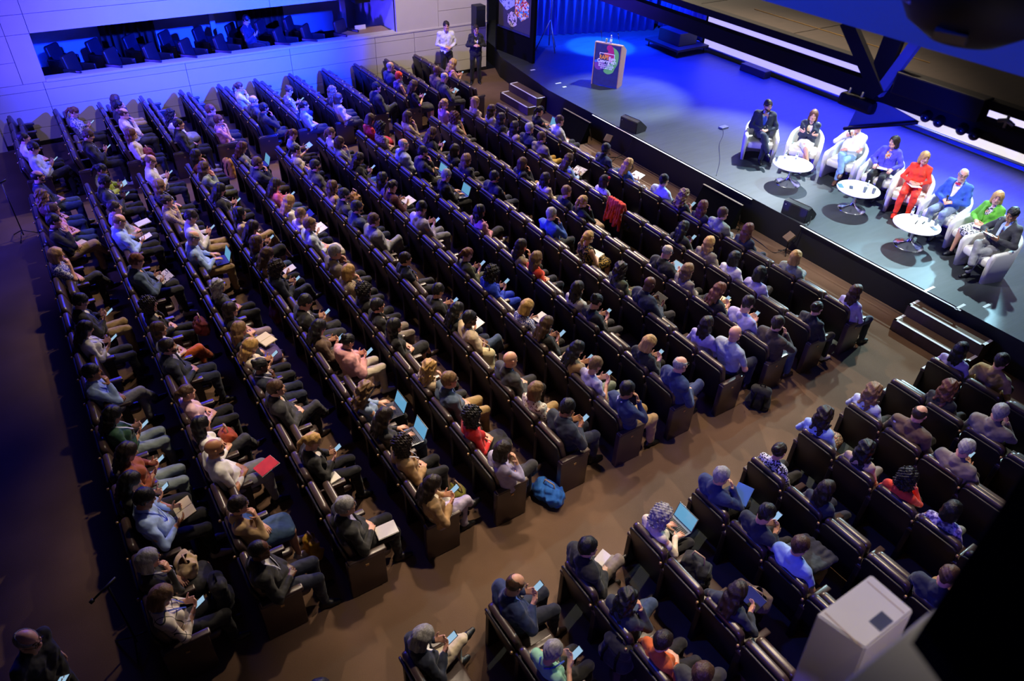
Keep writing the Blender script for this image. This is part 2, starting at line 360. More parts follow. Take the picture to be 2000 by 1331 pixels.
def headprims(v, J, f, full=True):
    R, c = J['HR'], J['head']
    T = lambda *p: c + R @ V(*p)
    E = lambda p, r, k=.015, sub=False: v.ell(T(*p), r, R, k, sub)
    C = lambda a, b, ra, rb, k=.01: v.cone(T(*a), T(*b), ra, rb, k)
    E((-.010, 0, .030), (.098, .076, .090), .01)
    E((.028, 0, -.038), (.062, .058 if f else .061, .078), .03)
    C((.052, -.018, -.098), (.052, .018, -.098), .024 if f else .028, .024 if f else .028, .03)   # chin
    C((-.01, .052, -.07), (.05, .03, -.095), .02, .018, .03); C((-.01, -.052, -.07), (.05, -.03, -.095), .02, .018, .03)
    if not full: return
    for s in (1, -1):
        E((.090, s * .031, .010), (.016, .017, .011), .008, True)                 # eye socket
        E((.077, s * .031, .009), (.0135, .0135, .0115), .003)                   # eyeball
        C((.086, s * .015, .031), (.080, s * .046, .029), .007, .006, .01)       # brow
        E((.066, s * .045, -.025), (.018, .018, .018), .02)                      # cheek
        C((-.004, s * .076, -.022), (-.010, s * .083, .020), .009, .013, .006)   # ear
        C((.093, s * .010, -.027), (.093, s * .012, -.027), .009, .009, .008)    # nostril wing
    C((.086, 0, .018), (.106, 0, -.022), .008, .012, .012)                       # nose
    C((.080, -.018, -.058), (.080, .018, -.058), .009, .009, .006)
    C((.078, -.015, -.069), (.078, .015, -.069), .010, .010, .006)
    E((.094, 0, -.0635), (.012, .022, .0022), .003, True)

def torso(v, J, g, hem=None, k=.035):
    f = J['f']; P, Ch, N = J['pelvis'], J['chest'], J['nb']
    up = 1
    rw = .105 if f else .118
    for s in (1, -1):
        v.cone(P + V(-.01, s * .060, .04), Ch + V(0, s * (.068 if f else .080), .02), (.108 if f else .112) + g, rw + g, k)
        v.cone(N + V(0, s * .02, -.015), J['sh' + 'LR'[s < 0]] + V(0, -s * .005, 0), .058 + g, (.056 if f else .064) + g, k)
        v.cone(Ch + V(.0, s * .07, .02), J['sh' + 'LR'[s < 0]] + V(0, -s * .02, -.02), .09 + g, .060 + g, k)
        if f: v.ell(Ch + V(.095, s * .068, -.01), V(.062, .064, .066) + g, None, .03)
    v.ell(P + V(0, 0, .0), V(.135, .17, .12) + g, None, k)
    if f is False and not J['stand']: v.ell(P + V(.02, 0, .10), V(.13, .145, .11) + g, None, .04)

def arms(v, J, g, upto=2.0, k=.02):
    """upto: 0 none, <1 part of the upper arm, 2 down to the wrist"""
    f = J['f']; q = .9 if f else 1
    for t in 'LR':
        S, E, W = J['sh' + t], J['el' + t], J['wr' + t]
        if upto <= 0: continue
        if upto < 1: v.cone(S, S + (E - S) * upto, .054 * q + g, .046 * q + g * 1.6, k); continue
        v.cone(S, E, .054 * q + g, .042 * q + g, k)
        u = min(upto - 1, 1.0)
        if u > 0: v.cone(E, E + (W - E) * u, .042 * q + g, (.042 + (.028 - .042) * u) * q + g, k)

def legs(v, J, g, k=.015, foot=False, upto=2.0):
    f = J['f']
    for t in 'LR':
        Hp, K, A = J['hip' + t], J['kn' + t], J['an' + t]
        v.cone(Hp, K, (.088 if not f else .09) + g, .058 + g, k)
        if upto > 1:
            u = upto - 1
            B = K + (A - K) * u
            m = K + (A - K) * .3 * u
            back = nrm(np.cross(np.cross(A - K, K - Hp), A - K)) if np.linalg.norm(np.cross(A - K, K - Hp)) > 1e-4 else V(0, 0, 0)
            m = m - back * .012
            v.cone(K, m, .055 + g, .056 + g, k); v.cone(m, B, .056 + g, .037 + g * 1.4, k)
        if foot:
            R = foot_rot(J, t)
            v.cone(A + R @ V(-.015, 0, -.045), A + R @ V(.115, 0, -.066), .029, .021, .02)

def foot_rot(J, t):
    K, A = J['kn' + t], J['an' + t]
    down = nrm(A - K)
    ang = math.atan2(down[0], -down[2]) * .55
    yaw = (.12 if t == 'L' else -.12)
    if J['legx'] and t == 'R': yaw = .25; ang = .15
    if J['legx'] and t == 'L': ang = 0
    if not J['legx']: ang = 0
    return rot('z', yaw) @ rot('y', -ang)

MESH = {}
def grid_box(J, pad=.14):
    pts = np.array([J[q] for q in J if isinstance(J[q], np.ndarray) and J[q].shape == (3,)] + [J['handL'][0] + J['handL'][1] * .17, J['handR'][0] + J['handR'][1] * .17])
    lo, hi = pts.min(0) - pad, pts.max(0) + pad
    lo[2] = max(lo[2], -.0) if lo[2] < 0 else lo[2]
    for t in 'LR': hi[0] = max(hi[0], J['an' + t][0] + .22)
    return lo - .01, hi

BODYRES, CLOTHRES = .0068, .0095
def body_mesh(pn, sex):
    key = ('body', pn, sex)
    if key in MESH: return MESH[key]
    J = pose(pn, sex); f = J['f']
    lo, hi = grid_box(J); v = Vol(lo, hi, BODYRES)
    torso(v, J, -.012); arms(v, J, -.004); legs(v, J, -.004, foot=True)
    v.cone(J['nb'] + V(0, 0, -.03), J['head'] + J['HR'] @ V(-.022, 0, -.05), .052 if f else .060, .047 if f else .056, .03)
    headprims(v, J, f)
    for t, s in (('L', 1), ('R', -1)): 
        v.cone(J['wr' + t] - nrm(J['wr' + t] - J['el' + t]) * .04, J['wr' + t] + J['hand' + t][1] * .015, .027, .024, .012)
        hand(v, J['hand' + t], s)
    P, Q = v.mesh()
    cen = P[Q].mean(1); L = (cen - J['head']) @ J['HR']
    mi = np.zeros(len(Q), int)
    e = (np.abs(np.abs(L[:, 1]) - .031) / .017) ** 2 + ((L[:, 2] - .009) / .0085) ** 2 < 1
    mi[e & (L[:, 0] > .07)] = 1
    e2 = (np.abs(np.abs(L[:, 1]) - .031) < .0075) & (np.abs(L[:, 2] - .009) < .0085); mi[e2 & (L[:, 0] > .07)] = 2
    b = (np.abs(np.abs(L[:, 1]) - .031) < .019) & (np.abs(L[:, 2] - .0335) < .0055) & (L[:, 0] > .065); mi[b] = 3
    lp = (np.abs(L[:, 1]) < .019) & (np.abs(L[:, 2] + .0635) < .0085) & (L[:, 0] > .080); mi[lp] = 4
    MESH[key] = np_mesh('skin_' + pn + sex, P, Q, [M['skin'], M['eye_white'], M['pupil'], M['brow'], M['lips']], mi)
    return MESH[key]

def cloth_mesh(kind, pn, sex):
    key = (kind, pn, sex)
    if key in MESH: return MESH[key]
    J = pose(pn, sex); f = J['f']; st = J['stand']
    lo, hi = grid_box(J, .2); v = Vol(lo, hi, CLOTHRES)
    N, Ch, P = J['nb'], J['chest'], J['pelvis']
    if kind in ('shirt', 'tee', 'vest', 'inner', 'jkt', 'puffer'):
        g = {"shirt": .005, "tee": .005, "vest": .004, "inner": -.007, "jkt": .015, "puffer": .034}[kind]
        torso(v, J, g)
        arms(v, J, g, {'shirt': 1.93, 'tee': .72, 'vest': 0, 'inner': 0, 'jkt': 1.95, 'puffer': 1.93}[kind])
        if kind == 'vest':
            for s in (1, -1): v.ell(J['sh' + 'LR'[s < 0]] + V(0, s * .055, -.02), V(.07, .06, .10), None, .01, True)
        v.ripple(.014 if kind != 'puffer' else .018, 30 if kind != 'puffer' else 40, hash_of(key))
        if kind in ('shirt', 'inner', 'tee'):
            v.cone(N + V(-.005, 0, -.01), N + V(.012, 0, .035 if kind != 'tee' else .012), .070 if f else .078, .058 if f else .068, .012)
            v.ell(N + V(.085, 0, .015), V(.05, .035, .05) if kind != 'tee' else V(.06, .06, .05), None, .01, True)
        if kind == 'jkt':
            v.cone(N + V(-.012, 0, -.01), N + V(-.002, 0, .028), .080 if f else .090, .068 if f else .078, .015)
            x0 = Ch[0] + (.16 if f else .13)
            v.cone(V(x0 - .05, 0, N[2] + .04), V(x0 + .03, 0, Ch[2] - .20), .088, .016, .012, True)
            v.ell(N + V(.09, 0, .02), V(.07, .05, .06), None, .01, True)
            if f is False or True:
                for s in (1, -1): v.cone(V(x0 - .045, s * .085, N[2] - .045), V(x0 + .018, s * .028, Ch[2] - .14), .016, .012, .008)
        if kind == 'puffer':
            v.ell(N + V(-.05, 0, .04), V(.09, .12, .06), None, .03)
        if st: v.plane(V(0, 0, P[2] - (.10 if kind in ('jkt',) else .06)), V(0, 0, -1))
        else: v.plane(V(0, 0, .475), V(0, 0, -1))
        v.ell(N + V(.005, 0, .10), V(.052, .05, .06), None, .006, True)
    elif kind == 'tr':
        v.ell(P + V(-.005, 0, -.02), V(.138, .172, .115) + .012, None, .03)
        legs(v, J, .011, k=.012, upto=1.94); v.ripple(.010, 24, hash_of(key))
    elif kind == 'sk':
        v.ell(P + V(-.005, 0, -.02), V(.138, .172, .115) + .014, None, .03)
        kk = (J['knL'] + J['knR']) / 2
        for q in (-1, -.5, 0, .5, 1):
            a = J['hipL'] * (1 + q) / 2 + J['hipR'] * (1 - q) / 2; b = J['knL'] * (1 + q) / 2 + J['knR'] * (1 - q) / 2
            v.cone(a, a + (b - a) * .93, .106, .086, .04)
        v.ripple(.012, 26, hash_of(key))
    Pm, Q = v.mesh()
    MESH[key] = np_mesh('cloth_' + kind + pn + sex, Pm, Q, [M['cloth']])
    return MESH[key]

def hash_of(key): return sum(ord(c) * (i + 3) for i, c in enumerate(str(key)))

def hair_mesh(style):
    key = ('hair', style)
    if key in MESH: return MESH[key]
    v = Vol((-.24, -.20, -.40), (.16, .20, .21), .0062)
    E = lambda c, r, k=.015, sub=False: v.ell(V(*c), V(*r), None, k, sub)
    C = lambda a, b, ra, rb, k=.02: v.cone(V(*a), V(*b), ra, rb, k)
    t = {'short': .014, 'buzz': .004, 'bald': .007, 'bob': .018, 'long': .016, 'wavy': .022, 'pony': .010, 'bun': .010, 'curly': .020}[style]
    E((-.012, 0, .032), (.098 + t, .076 + t, .088 + t), .01)
    if style == 'short': E((-.02, 0, .07), (.085, .075, .07)); C((-.07, 0, -.0), (-.065, 0, -.045), .05, .04)
    if style in ('bob', 'long', 'wavy', 'curly'):
        for s in (1, -1):
            C((-.02, s * .055, .02), (-.015, s * (.075 if style != 'wavy' else .09), -.105), .045, .034 if style != 'curly' else .05)
            C((-.06, s * .035, .02), (-.075, s * .05, -.105), .05, .038)
        C((-.075, 0, .02), (-.085, 0, -.105), .055, .045)
    if style in ('long', 'wavy'):
        for s in (1, -1):
            C((-.045, s * .07, -.08), (-.055, s * .085, -.21), .036, .020 if style == 'long' else .04, .03)
        for q in (-.05, 0, .05): C((-.085, q, -.08), (-.105, q * 1.2, -.27), .040, .022, .03)
        C((-.01, .085, -.08), (.02, .095, -.19), .024, .014, .03)
    if style == 'pony':
        C((-.105, 0, .055), (-.125, 0, .045), .026, .026); C((-.125, 0, .045), (-.155, 0, -.03), .028, .03); C((-.155, 0, -.03), (-.145, 0, -.17), .03, .012)
    if style == 'bun': E((-.095, 0, .085), (.042, .044, .04), .012)
    if style == 'curly': E((-.03, 0, .045), (.115, .112, .105), .03)
    # hairline: open the face, clear the ears and the nape
    E((.115, 0, -.045), (.085, .085 if style not in ('long', 'bob', 'wavy') else .066, .115), .012, True)
    if style in ('short', 'buzz', 'bald', 'pony', 'bun'):
        for s in (1, -1): E((.045, s * .085, -.03), (.045, .035, .055), .01, True); E((-.008, s * .09, -.01), (.022, .03, .030), .01, True); E((.01, s * .07, -.09), (.05, .04, .05), .01, True)
    if style == 'bald': E((.035, 0, .115), (.115, .074, .085), .012, True)
    if style == 'buzz': E((.10, 0, .08), (.06, .09, .06), .012, True)
    rp = {'short': (.007, 85), 'buzz': (.0, 40), 'bald': (.003, 80), 'bob': (.006, 60), 'long': (.007, 60), 'wavy': (.020, 55), 'pony': (.005, 70), 'bun': (.006, 80), 'curly': (.024, 110)}[style]
    if rp[0]: v.ripple(rp[0], rp[1], hash_of(style))
    if style in ('short', 'buzz', 'bald', 'pony', 'bun'): v.plane(V(0, 0, -.065), V(.35, 0, -1)) if style not in ('pony',) else None
    P, Q = v.mesh()
    MESH[key] = np_mesh('hair_' + style, P, Q, [M['hair']])
    return MESH[key]

def shoe_mesh():
    if 'shoe' in MESH: return MESH['shoe']
    v = Vol((-.10, -.07, -.11), (.21, .07, .06), .006)
    v.cone(V(-.03, 0, -.06), V(.06, 0, -.058), .040, .042, .02); v.cone(V(.06, 0, -.062), V(.145, 0, -.072), .044, .032, .02)
    v.cone(V(-.03, 0, -.05), V(-.022, 0, -.015), .042, .036, .02)
    v.ell(V(-.012, 0, .04), V(.036, .024, .04), None, .006, True)
    v.plane(V(0, 0, -.092), V(0, 0, -1))
    P, Q = v.mesh()
    MESH['shoe'] = np_mesh('shoe', P, Q, [M['leather']]); return MESH['shoe']

def ribbon(pts, w, th, nrmdir):
    """flat strip following pts"""
    vs, fs = [], []
    for i, p in enumerate(pts):
        p = np.asarray(p, float)
        d = nrm((np.asarray(pts[min(i + 1, len(pts) - 1)]) - np.asarray(pts[max(i - 1, 0)])).astype(float))
        n = np.asarray(nrmdir[i] if isinstance(nrmdir, list) else nrmdir, float); s = nrm(np.cross(d, n)) * w / 2; n = nrm(np.cross(s, d)) * th / 2
        vs += [p - s - n, p + s - n, p + s + n, p - s + n]
        if i:
            a = 4 * (i - 1); b = 4 * i
            for q in range(4): fs.append((a + q, a + (q + 1) % 4, b + (q + 1) % 4, b + q))
    n = len(pts) - 1
    fs.append((3, 2, 1, 0)); fs.append((4 * n, 4 * n + 1, 4 * n + 2, 4 * n + 3))
    return np.array(vs), np.array(fs)

def lanyard_mesh(sex):
    key = ('lany', sex)
    if key in MESH: return MESH[key]
    o = .06 if sex == 'w' else .0
    V0, F0 = [], []
    for s in (1, -1):
        pts = [(.125, s * .03, 1.045), (.165, s * .07, 1.055), (.235, s * .085, 1.035), (.315 + o * .5, s * .06, .95), (.352 + o, s * .035, .87), (.385 + o * .4, s * .004, .755)]
        v, q = ribbon(pts, .016, .003, [(0, s, .6), (0, s, 1), (.6, s, 1), (1, 0, .3), (1, 0, .1), (1, 0, .2)])
        F0.append(q + len(np.concatenate(V0)) if V0 else q); V0.append(v)
    MESH[key] = np_mesh('lanyard_' + sex, np.concatenate(V0), np.concatenate(F0), [M['satin']], smooth=False); return MESH[key]

def box_verts(lo, hi):
    x0, y0, z0 = lo; x1, y1, z1 = hi
    return np.array([(x0, y0, z0), (x1, y0, z0), (x1, y1, z0), (x0, y1, z0), (x0, y0, z1), (x1, y0, z1), (x1, y1, z1), (x0, y1, z1)], float), np.array([(3, 2, 1, 0), (4, 5, 6, 7), (0, 1, 5, 4), (1, 2, 6, 5), (2, 3, 7, 6), (3, 0, 4, 7)])

def badge_mesh(sex):
    key = ('badge', sex)
    if key in MESH: return MESH[key]
    o = .06 if sex == 'w' else .0
    v, q = box_verts((-.002, -.045, -.12), (.002, .045, 0))
    v = v @ rot('y', .5).T + V(.387 + o * .4, 0, .755)
    MESH[key] = np_mesh('badge_' + sex, v, q, [M['paper']], smooth=False); return MESH[key]

def glasses_mesh():
    if 'glasses' in MESH: return MESH['glasses']
    V0, F0 = [], []; n = 0
    for s in (1, -1):
        ring = [(.1045 - .002 * abs(math.cos(a)), s * .034 + .024 * math.cos(a), .008 + .018 * math.sin(a)) for a in np.linspace(0, 2 * math.pi, 15)]
        v, q = ribbon(ring, .004, .004, (1, 0, 0)); V0.append(v); F0.append(q + n); n += len(v)
        v, q = ribbon([(.102, s * .058, .014), (.05, s * .080, .014), (-.01, s * .088, .012), (-.03, s * .088, -.005)], .004, .003, (0, 0, 1)); V0.append(v); F0.append(q + n); n += len(v)
    v, q = ribbon([(.105, -.011, .012), (.108, 0, .015), (.105, .011, .012)], .004, .004, (1, 0, 0)); V0.append(v); F0.append(q + n)
    MESH['glasses'] = np_mesh('glasses', np.concatenate(V0), np.concatenate(F0), [M['dark_plastic']], smooth=False); return MESH['glasses']

def beard_mesh():
    if 'beard' in MESH: return MESH['beard']
    v = Vol((-.03, -.09, -.15), (.13, .09, .02), .005)
    v.ell(V(.030, 0, -.065), V(.066, .066, .068), None, .01); v.cone(V(.056, -.015, -.105), V(.056, .015, -.105), .029, .029, .02)
    v.ell(V(.055, 0, .0), V(.10, .085, .055), None, .01, True); v.ell(V(.10, 0, -.064), V(.035, .024, .010), None, .006, True); v.plane(V(.0, 0, 0), V(-1, 0, 0))
    v.ripple(.004, 120, 3); P, Q = v.mesh(); MESH['beard'] = np_mesh('beard', P, Q, [M['hair']]); return MESH['beard']

def shaped(name, me, color=None, parent=None, loc=None, R=None, material=None):
    o = bpy.data.objects.new(name, me); C.objects.link(o)
    if color is not None: o.color = color
    if parent is not None: o.parent = parent
    if R is not None or loc is not None:
        mw = Matrix.Identity(4)
        if R is not None: mw = Matrix([list(map(float, r)) for r in R]).to_4x4()
        if loc is not None: mw.translation = Vector([float(q) for q in loc])
        o.matrix_local = mw
    if material is not None and len(o.material_slots):
        o.material_slots[0].link = 'OBJECT'; o.material_slots[0].material = material
    return o

def empty(name, loc, rz=0., scale=1., rx=0., ry=0.):
    o = bpy.data.objects.new(name, None); C.objects.link(o); o.empty_display_size = .1
    o.location = loc; o.rotation_euler = (rx, ry, rz); o.scale = (scale,) * 3
    return o

def tag(o, label=None, cat=None, group=None, kind=None):
    if label: o['label'] = label
    if cat: o['category'] = cat
    if group: o['group'] = group
    if kind: o['kind'] = kind
    return o

def cc(name): return lin(COL[name]) if name in COL else (1, 1, 1, 1)
def pm(name): return M[name] if name in PATTERNS else None

def add_person(label, loc, rz, pn, sex, hair, hcol, skin, top, topc, leg, legc, flags='', scale=1., group='seated audience', shoec='121214'):
    """an Empty on the floor; skin is one continuous mesh, hair and clothing are its children"""
    J = pose(pn, sex)
    root = empty('person', loc, rz, scale); tag(root, label, 'person', group)
    shaped('body', body_mesh(pn, sex), lin(SKIN[skin]), root)
    HM = (J['head'], J['HR'])
    if hair != 'none': shaped('hair', hair_mesh(hair), lin(HAIRC[hcol]), root, *HM)
    if ':' in topc: topc, inner = topc.split(':')
    else: inner = 'white'
    nm = {'shirt': 'shirt', 'tee': 'short_sleeved_top', 'vest': 'sleeveless_top', 'jkt': 'jacket'}[top]
    kind = 'puffer' if topc == 'pinkpuffer' else top
    if top == 'jkt': shaped('shirt', cloth_mesh('inner', pn, sex), cc(inner), root, material=pm(inner))
    shaped(nm, cloth_mesh(kind, pn, sex), cc(topc), root, material=pm(topc))
    shaped('skirt' if leg == 'sk' else 'trousers', cloth_mesh(leg, pn, sex), cc(legc), root, material=pm(legc))
    for t in 'LR': shaped('shoe', shoe_mesh(), lin(shoec), root, J['an' + t], foot_rot(J, t))
    d = J['nb'] - V(.19, 0, 1.01)
    if 'n' in flags:
        ln = shaped('lanyard', lanyard_mesh(sex), lin('c8ccdd' if hash_of(label) % 3 else '2b48b0'), root, d)
        shaped('badge', badge_mesh(sex), None, ln)
    if 'g' in flags: shaped('glasses', glasses_mesh(), None, root, *HM)
    if 'b' in flags: shaped('beard', beard_mesh(), lin(HAIRC[hcol]), root, *HM)
    return root

# ---------------------------------------------------------------- mesh helpers
def bm_obj(name, bm, m, parent=None, smooth=False, color=None):
    me = bpy.data.meshes.new(name); bmesh.ops.recalc_face_normals(bm, faces=bm.faces[:]); bm.to_mesh(me); bm.free()
    for x in (m if isinstance(m, (list, tuple)) else [m]): me.materials.append(x)
    if smooth: me.polygons.foreach_set('use_smooth', [True] * len(me.polygons))
    o = bpy.data.objects.new(name, me); C.objects.link(o)
    if parent is not None: o.parent = parent
    if color is not None: o.color = color
    return o
def add_box(bm, lo, hi, R=None, t=(0, 0, 0), mi=0, bev=0.):
    v, f = box_verts(lo, hi)
    if R is not None: v = v @ np.array(R).T
    vs = [bm.verts.new(Vector(p) + Vector(t)) for p in v]
    fs = [bm.faces.new([vs[i] for i in q]) for q in f]
    for q in fs: q.material_index = mi
    if bev: bmesh.ops.bevel(bm, geom=list({e for q in fs for e in q.edges}), offset=bev, segments=2, affect='EDGES', profile=.6)
def add_tube(bm, pts, r, seg=8, mi=0):
    rings = []
    for i, p in enumerate(pts):
        p = Vector(p); a = Vector(pts[max(i - 1, 0)]); b = Vector(pts[min(i + 1, len(pts) - 1)]); d = (b - a).normalized()
        u = d.orthogonal().normalized()
        if rings: u = (pu - d * pu.dot(d)).normalized()
        pu = u; w = d.cross(u); rr = r[i] if isinstance(r, (list, tuple)) else r
        rings.append([bm.verts.new(p + (u * math.cos(2 * math.pi * k / seg) + w * math.sin(2 * math.pi * k / seg)) * rr) for k in range(seg)])
    for a, b in zip(rings, rings[1:]):
        for k in range(seg): bm.faces.new((a[k], a[(k + 1) % seg], b[(k + 1) % seg], b[k])).material_index = mi
    bm.faces.new(rings[0][::-1]).material_index = mi; bm.faces.new(rings[-1]).material_index = mi
def add_lathe(bm, prof, t=(0, 0, 0), seg=32, mi=0):
    rings = [[bm.verts.new((t[0] + r * math.cos(2 * math.pi * k / seg), t[1] + r * math.sin(2 * math.pi * k / seg), t[2] + z)) for k in range(seg)] for r, z in prof]
    for a, b in zip(rings, rings[1:]):
        for k in range(seg): bm.faces.new((a[k], a[(k + 1) % seg], b[(k + 1) % seg], b[k])).material_index = mi
    bm.faces.new(rings[0][::-1]).material_index = mi; bm.faces.new(rings[-1]).material_index = mi
def add_prism(bm, poly, z0, z1, mi=0):
    a = [bm.verts.new((x, y, z0)) for x, y in poly]; b = [bm.verts.new((x, y, z1)) for x, y in poly]
    n = len(poly); fs = [bm.faces.new(a[::-1]), bm.faces.new(b)]
    for k in range(n): fs.append(bm.faces.new((a[k], a[(k + 1) % n], b[(k + 1) % n], b[k])))
    for f in fs: f.material_index = mi
    return fs
def boxes(name, lst, m, parent=None, bev=0., color=None):
    bm = bmesh.new()
    for b in lst: add_box(bm, b[0], b[1], bev=bev)
    return bm_obj(name, bm, m, parent, color=color)
def tubes(name, lst, m, parent=None, seg=8, color=None):
    bm = bmesh.new()
    for pts, r in lst: add_tube(bm, pts, r, seg)
    return bm_obj(name, bm, m, parent, True, color)
def struct(o): o['kind'] = 'structure'; return o
def slab(w, h, t, r, bev, seg=5):
    """rounded panel in the y-z plane, thickness t along +x, edges softened"""
    out = []
    for cy, cz, a0 in ((w / 2 - r, h - r, 0), (-w / 2 + r, h - r, 90), (-w / 2 + r, r, 180), (w / 2 - r, r, 270)):
        for k in range(seg + 1):
            a = math.radians(a0 + 90 * k / seg); out.append((cy + r * math.cos(a), cz + r * math.sin(a)))
    bm = bmesh.new(); n = len(out); rings = []
    for x, s in ((0, bev), (bev * .3, bev * .3), (bev, 0), (t - bev, 0), (t - bev * .3, bev * .3), (t, bev)):
        ring = []
        for y, z in out:
            cy, cz = 0, h / 2
            ring.append(bm.verts.new((x, y - math.copysign(min(s, abs(y)), y), z - math.copysign(min(s, abs(z - cz)), z - cz))))
        rings.append(ring)
    for a, b in zip(rings, rings[1:]):
        for k in range(n): bm.faces.new((a[k], a[(k + 1) % n], b[(k + 1) % n], b[k]))
    bm.faces.new(rings[0][::-1]); bm.faces.new(rings[-1])
    return bm

# ---------------------------------------------------------------- room materials
mat('carpet', '665041', rough=.95, noise=.22, nscale=1.1, bump=.5, bscale=160, spec=.1, coords='Object')
mat('wall_panel', 'cfc6b6', rough=.62, noise=.03, nscale=2); mat('joint', '3c3430', rough=.8)
mat('black_paint', '0b0b0d', rough=.6, noise=.2, nscale=4); mat('black_cloth', '070709', rough=.95, bump=.4, bscale=30, spec=.1)
mat('stage_vinyl', '2d3137', rough=.5, noise=.25, nscale=1.3, bump=.12, bscale=6, stretch=(1, 8, 1))
mat('white_tape', 'e6e6e2', rough=.6); mat('niche_wall', 'b4bcc4', rough=.6, noise=.04, nscale=3); mat('curtain_brown', '4a3226', rough=.85, noise=.15, nscale=20, stretch=(8, 8, .5))
mat('curtain_stage', '4a62b4', rough=.75, noise=.15, nscale=10, stretch=(6, 6, .4)); mat('skirting', '14100e', rough=.6)
mat('seat_leather', '40312e', rough=.33, noise=.12, nscale=9, bump=.06, bscale=70, spec=.75); mat('seat_shell', '130f10', rough=.45, noise=.2, nscale=5); mat('brass', 'b89868', rough=.4, metal=.7)
mat('wood_top', 'a98a68', rough=.5, noise=.12, nscale=12, stretch=(1, 6, 1))

# ---------------------------------------------------------------- floor, stage, walls
bm = bmesh.new(); add_box(bm, (-14, -9, -.2), (24, 21.05, 0)); struct(bm_obj('floor', bm, M['carpet']))
YW = 21.05
def wall_panels(name, rects, y0, y1):
    """veneer panels separated by open dark joints"""
    bm = bmesh.new()
    for x0, z0, x1, z1 in rects: add_box(bm, (x0 + .006, y0, z0 + .006), (x1 - .006, y1, z1 - .006))
    return struct(bm_obj(name, bm, M['wall_panel']))
rects = []
xs_low = [-12, -6.5, -3.2, .30, 3.62, 6.45, 9.05, 10.35, 12.95]
for a, b in zip(xs_low, xs_low[1:]):
    rects += [(a, .10, b, .43), (a, .43, b, .90), (a, .90, b, 1.32), (a, 1.32, b, 1.50)]
xs_up = [-12, -6.5, -3.2, -1.15, -.12]
for a, b in zip(xs_up, xs_up[1:]): rects += [(a, 1.50, b, 2.02), (a, 2.02, b, 2.62), (a, 2.62, b, 3.6)]
rects += [(-.12, 1.50, .38, 2.62)]
xs_top = [-.12, .38, 6.1, 9.78, 11.2, 12.95]
for a, b in zip(xs_top, xs_top[1:]): rects += [(a, 2.62, b, 3.05), (a, 3.05, b, 5.2)]
rects += [(9.78, 1.50, 11.2, 2.62), (11.2, 1.5, 12.95, 2.0), (11.2, 2.0, 12.95, 2.62)]
wall_panels('wall_side', rects, YW, YW + .09)
bm = bmesh.new(); add_box(bm, (-14, YW + .08, 0), (12.95, YW + .14, 1.49)); add_box(bm, (-14, YW + .08, 1.49), (.38, YW + .14, 5.2)); add_box(bm, (9.78, YW + .08, 1.49), (12.95, YW + .14, 5.2)); add_box(bm, (.38, YW + .08, 2.64), (9.78, YW + .14, 5.2))
struct(bm_obj('wall_backing', bm, M['joint']))
bm = bmesh.new(); add_box(bm, (-14, YW - .02, 0), (12.95, YW + .06, .095)); struct(bm_obj('baseboard_side', bm, M['skirting']))
bm = bmesh.new(); add_box(bm, (.38, YW - .02, 1.49), (12.95, YW + .34, 1.545), bev=.008); struct(bm_obj('trim_1', bm, M['wall_panel']))
bm = bmesh.new(); add_box(bm, (-9.0, 20.98, 0), (-.95, YW, 1.0), bev=.01); struct(bm_obj('trim_9', bm, M['wall_panel']))  # added low box where the wall itself is only shaded from the blue
# the box behind the parapet: floor, back wall, side returns, soffit
bm = bmesh.new()
add_box(bm, (.3, YW + .14, .55), (9.85, 24.3, .95)); struct(bm_obj('floor_box', bm, M['black_cloth']))
bm = bmesh.new(); add_box(bm, (.2, 24.2, .7), (9.9, 24.35, 3.4)); add_box(bm, (.24, YW + .1, .7), (.38, 24.3, 3.4)); add_box(bm, (9.78, YW + .1, .7), (9.92, 24.3, 3.4)); add_box(bm, (.3, YW + .1, 2.66), (9.85, 24.3, 2.80)); struct(bm_obj('wall_box', bm, M['niche_wall']))
# stage
bm = bmesh.new(); add_prism(bm, [(12.5, -9), (24, -9), (24, 24), (13.9, 24), (13.3, 21.05), (12.95, 20.2), (12.5, 16.9)], .005, .645)
struct(bm_obj('wall_stage_front', bm, M['black_paint']))
bm = bmesh.new(); add_prism(bm, [(12.5, -9), (24, -9), (24, 24), (13.9, 24), (13.3, 21.05), (12.95, 20.2), (12.5, 16.9)], .646, .655)
struct(bm_obj('floor_stage', bm, M['stage_vinyl']))
bm = bmesh.new(); add_box(bm, (23.9, -9, 0), (24.1, 24, 9)); struct(bm_obj('wall_stage_back', bm, M['black_cloth']))
# white tape along the lip and the floor marks
def tape(name, lst, label, cat='tape', group='white tape marks on the stage lip'):
    for lo, hi, lab in lst:
        o = boxes('tape_mark', [((lo[0], lo[1], .6555), (hi[0], hi[1], .6575))], M['white_tape']); tag(o, lab, cat, group)
tape('t', [((12.42, 9.10), (12.46, 14.75), 'long white tape line on stage lip below the lectern'), ((12.42, 4.28), (12.46, 7.78), 'long white tape line on stage lip before the round tables'),
  ((12.46, 4.95), (12.75, 5.0), 'short white tape tick crossing the lip line near the steps'), ((12.4, 4.33), (12.7, 4.38), 'white tape corner mark at end of lip line'),
  ((12.9, 4.10), (13.1, 4.15), 'small white tape dash beside the white-edged steps'), ((13.03, 18.55), (13.2, 18.62), 'white tape dash above the far stage steps'), ((13.0, 17.2), (13.2, 17.26), 'white tape dash on stage between lectern and far steps'), ((13.02, 16.85), (13.14, 16.92), 'smallest white tape dash on stage before the lectern')], '')

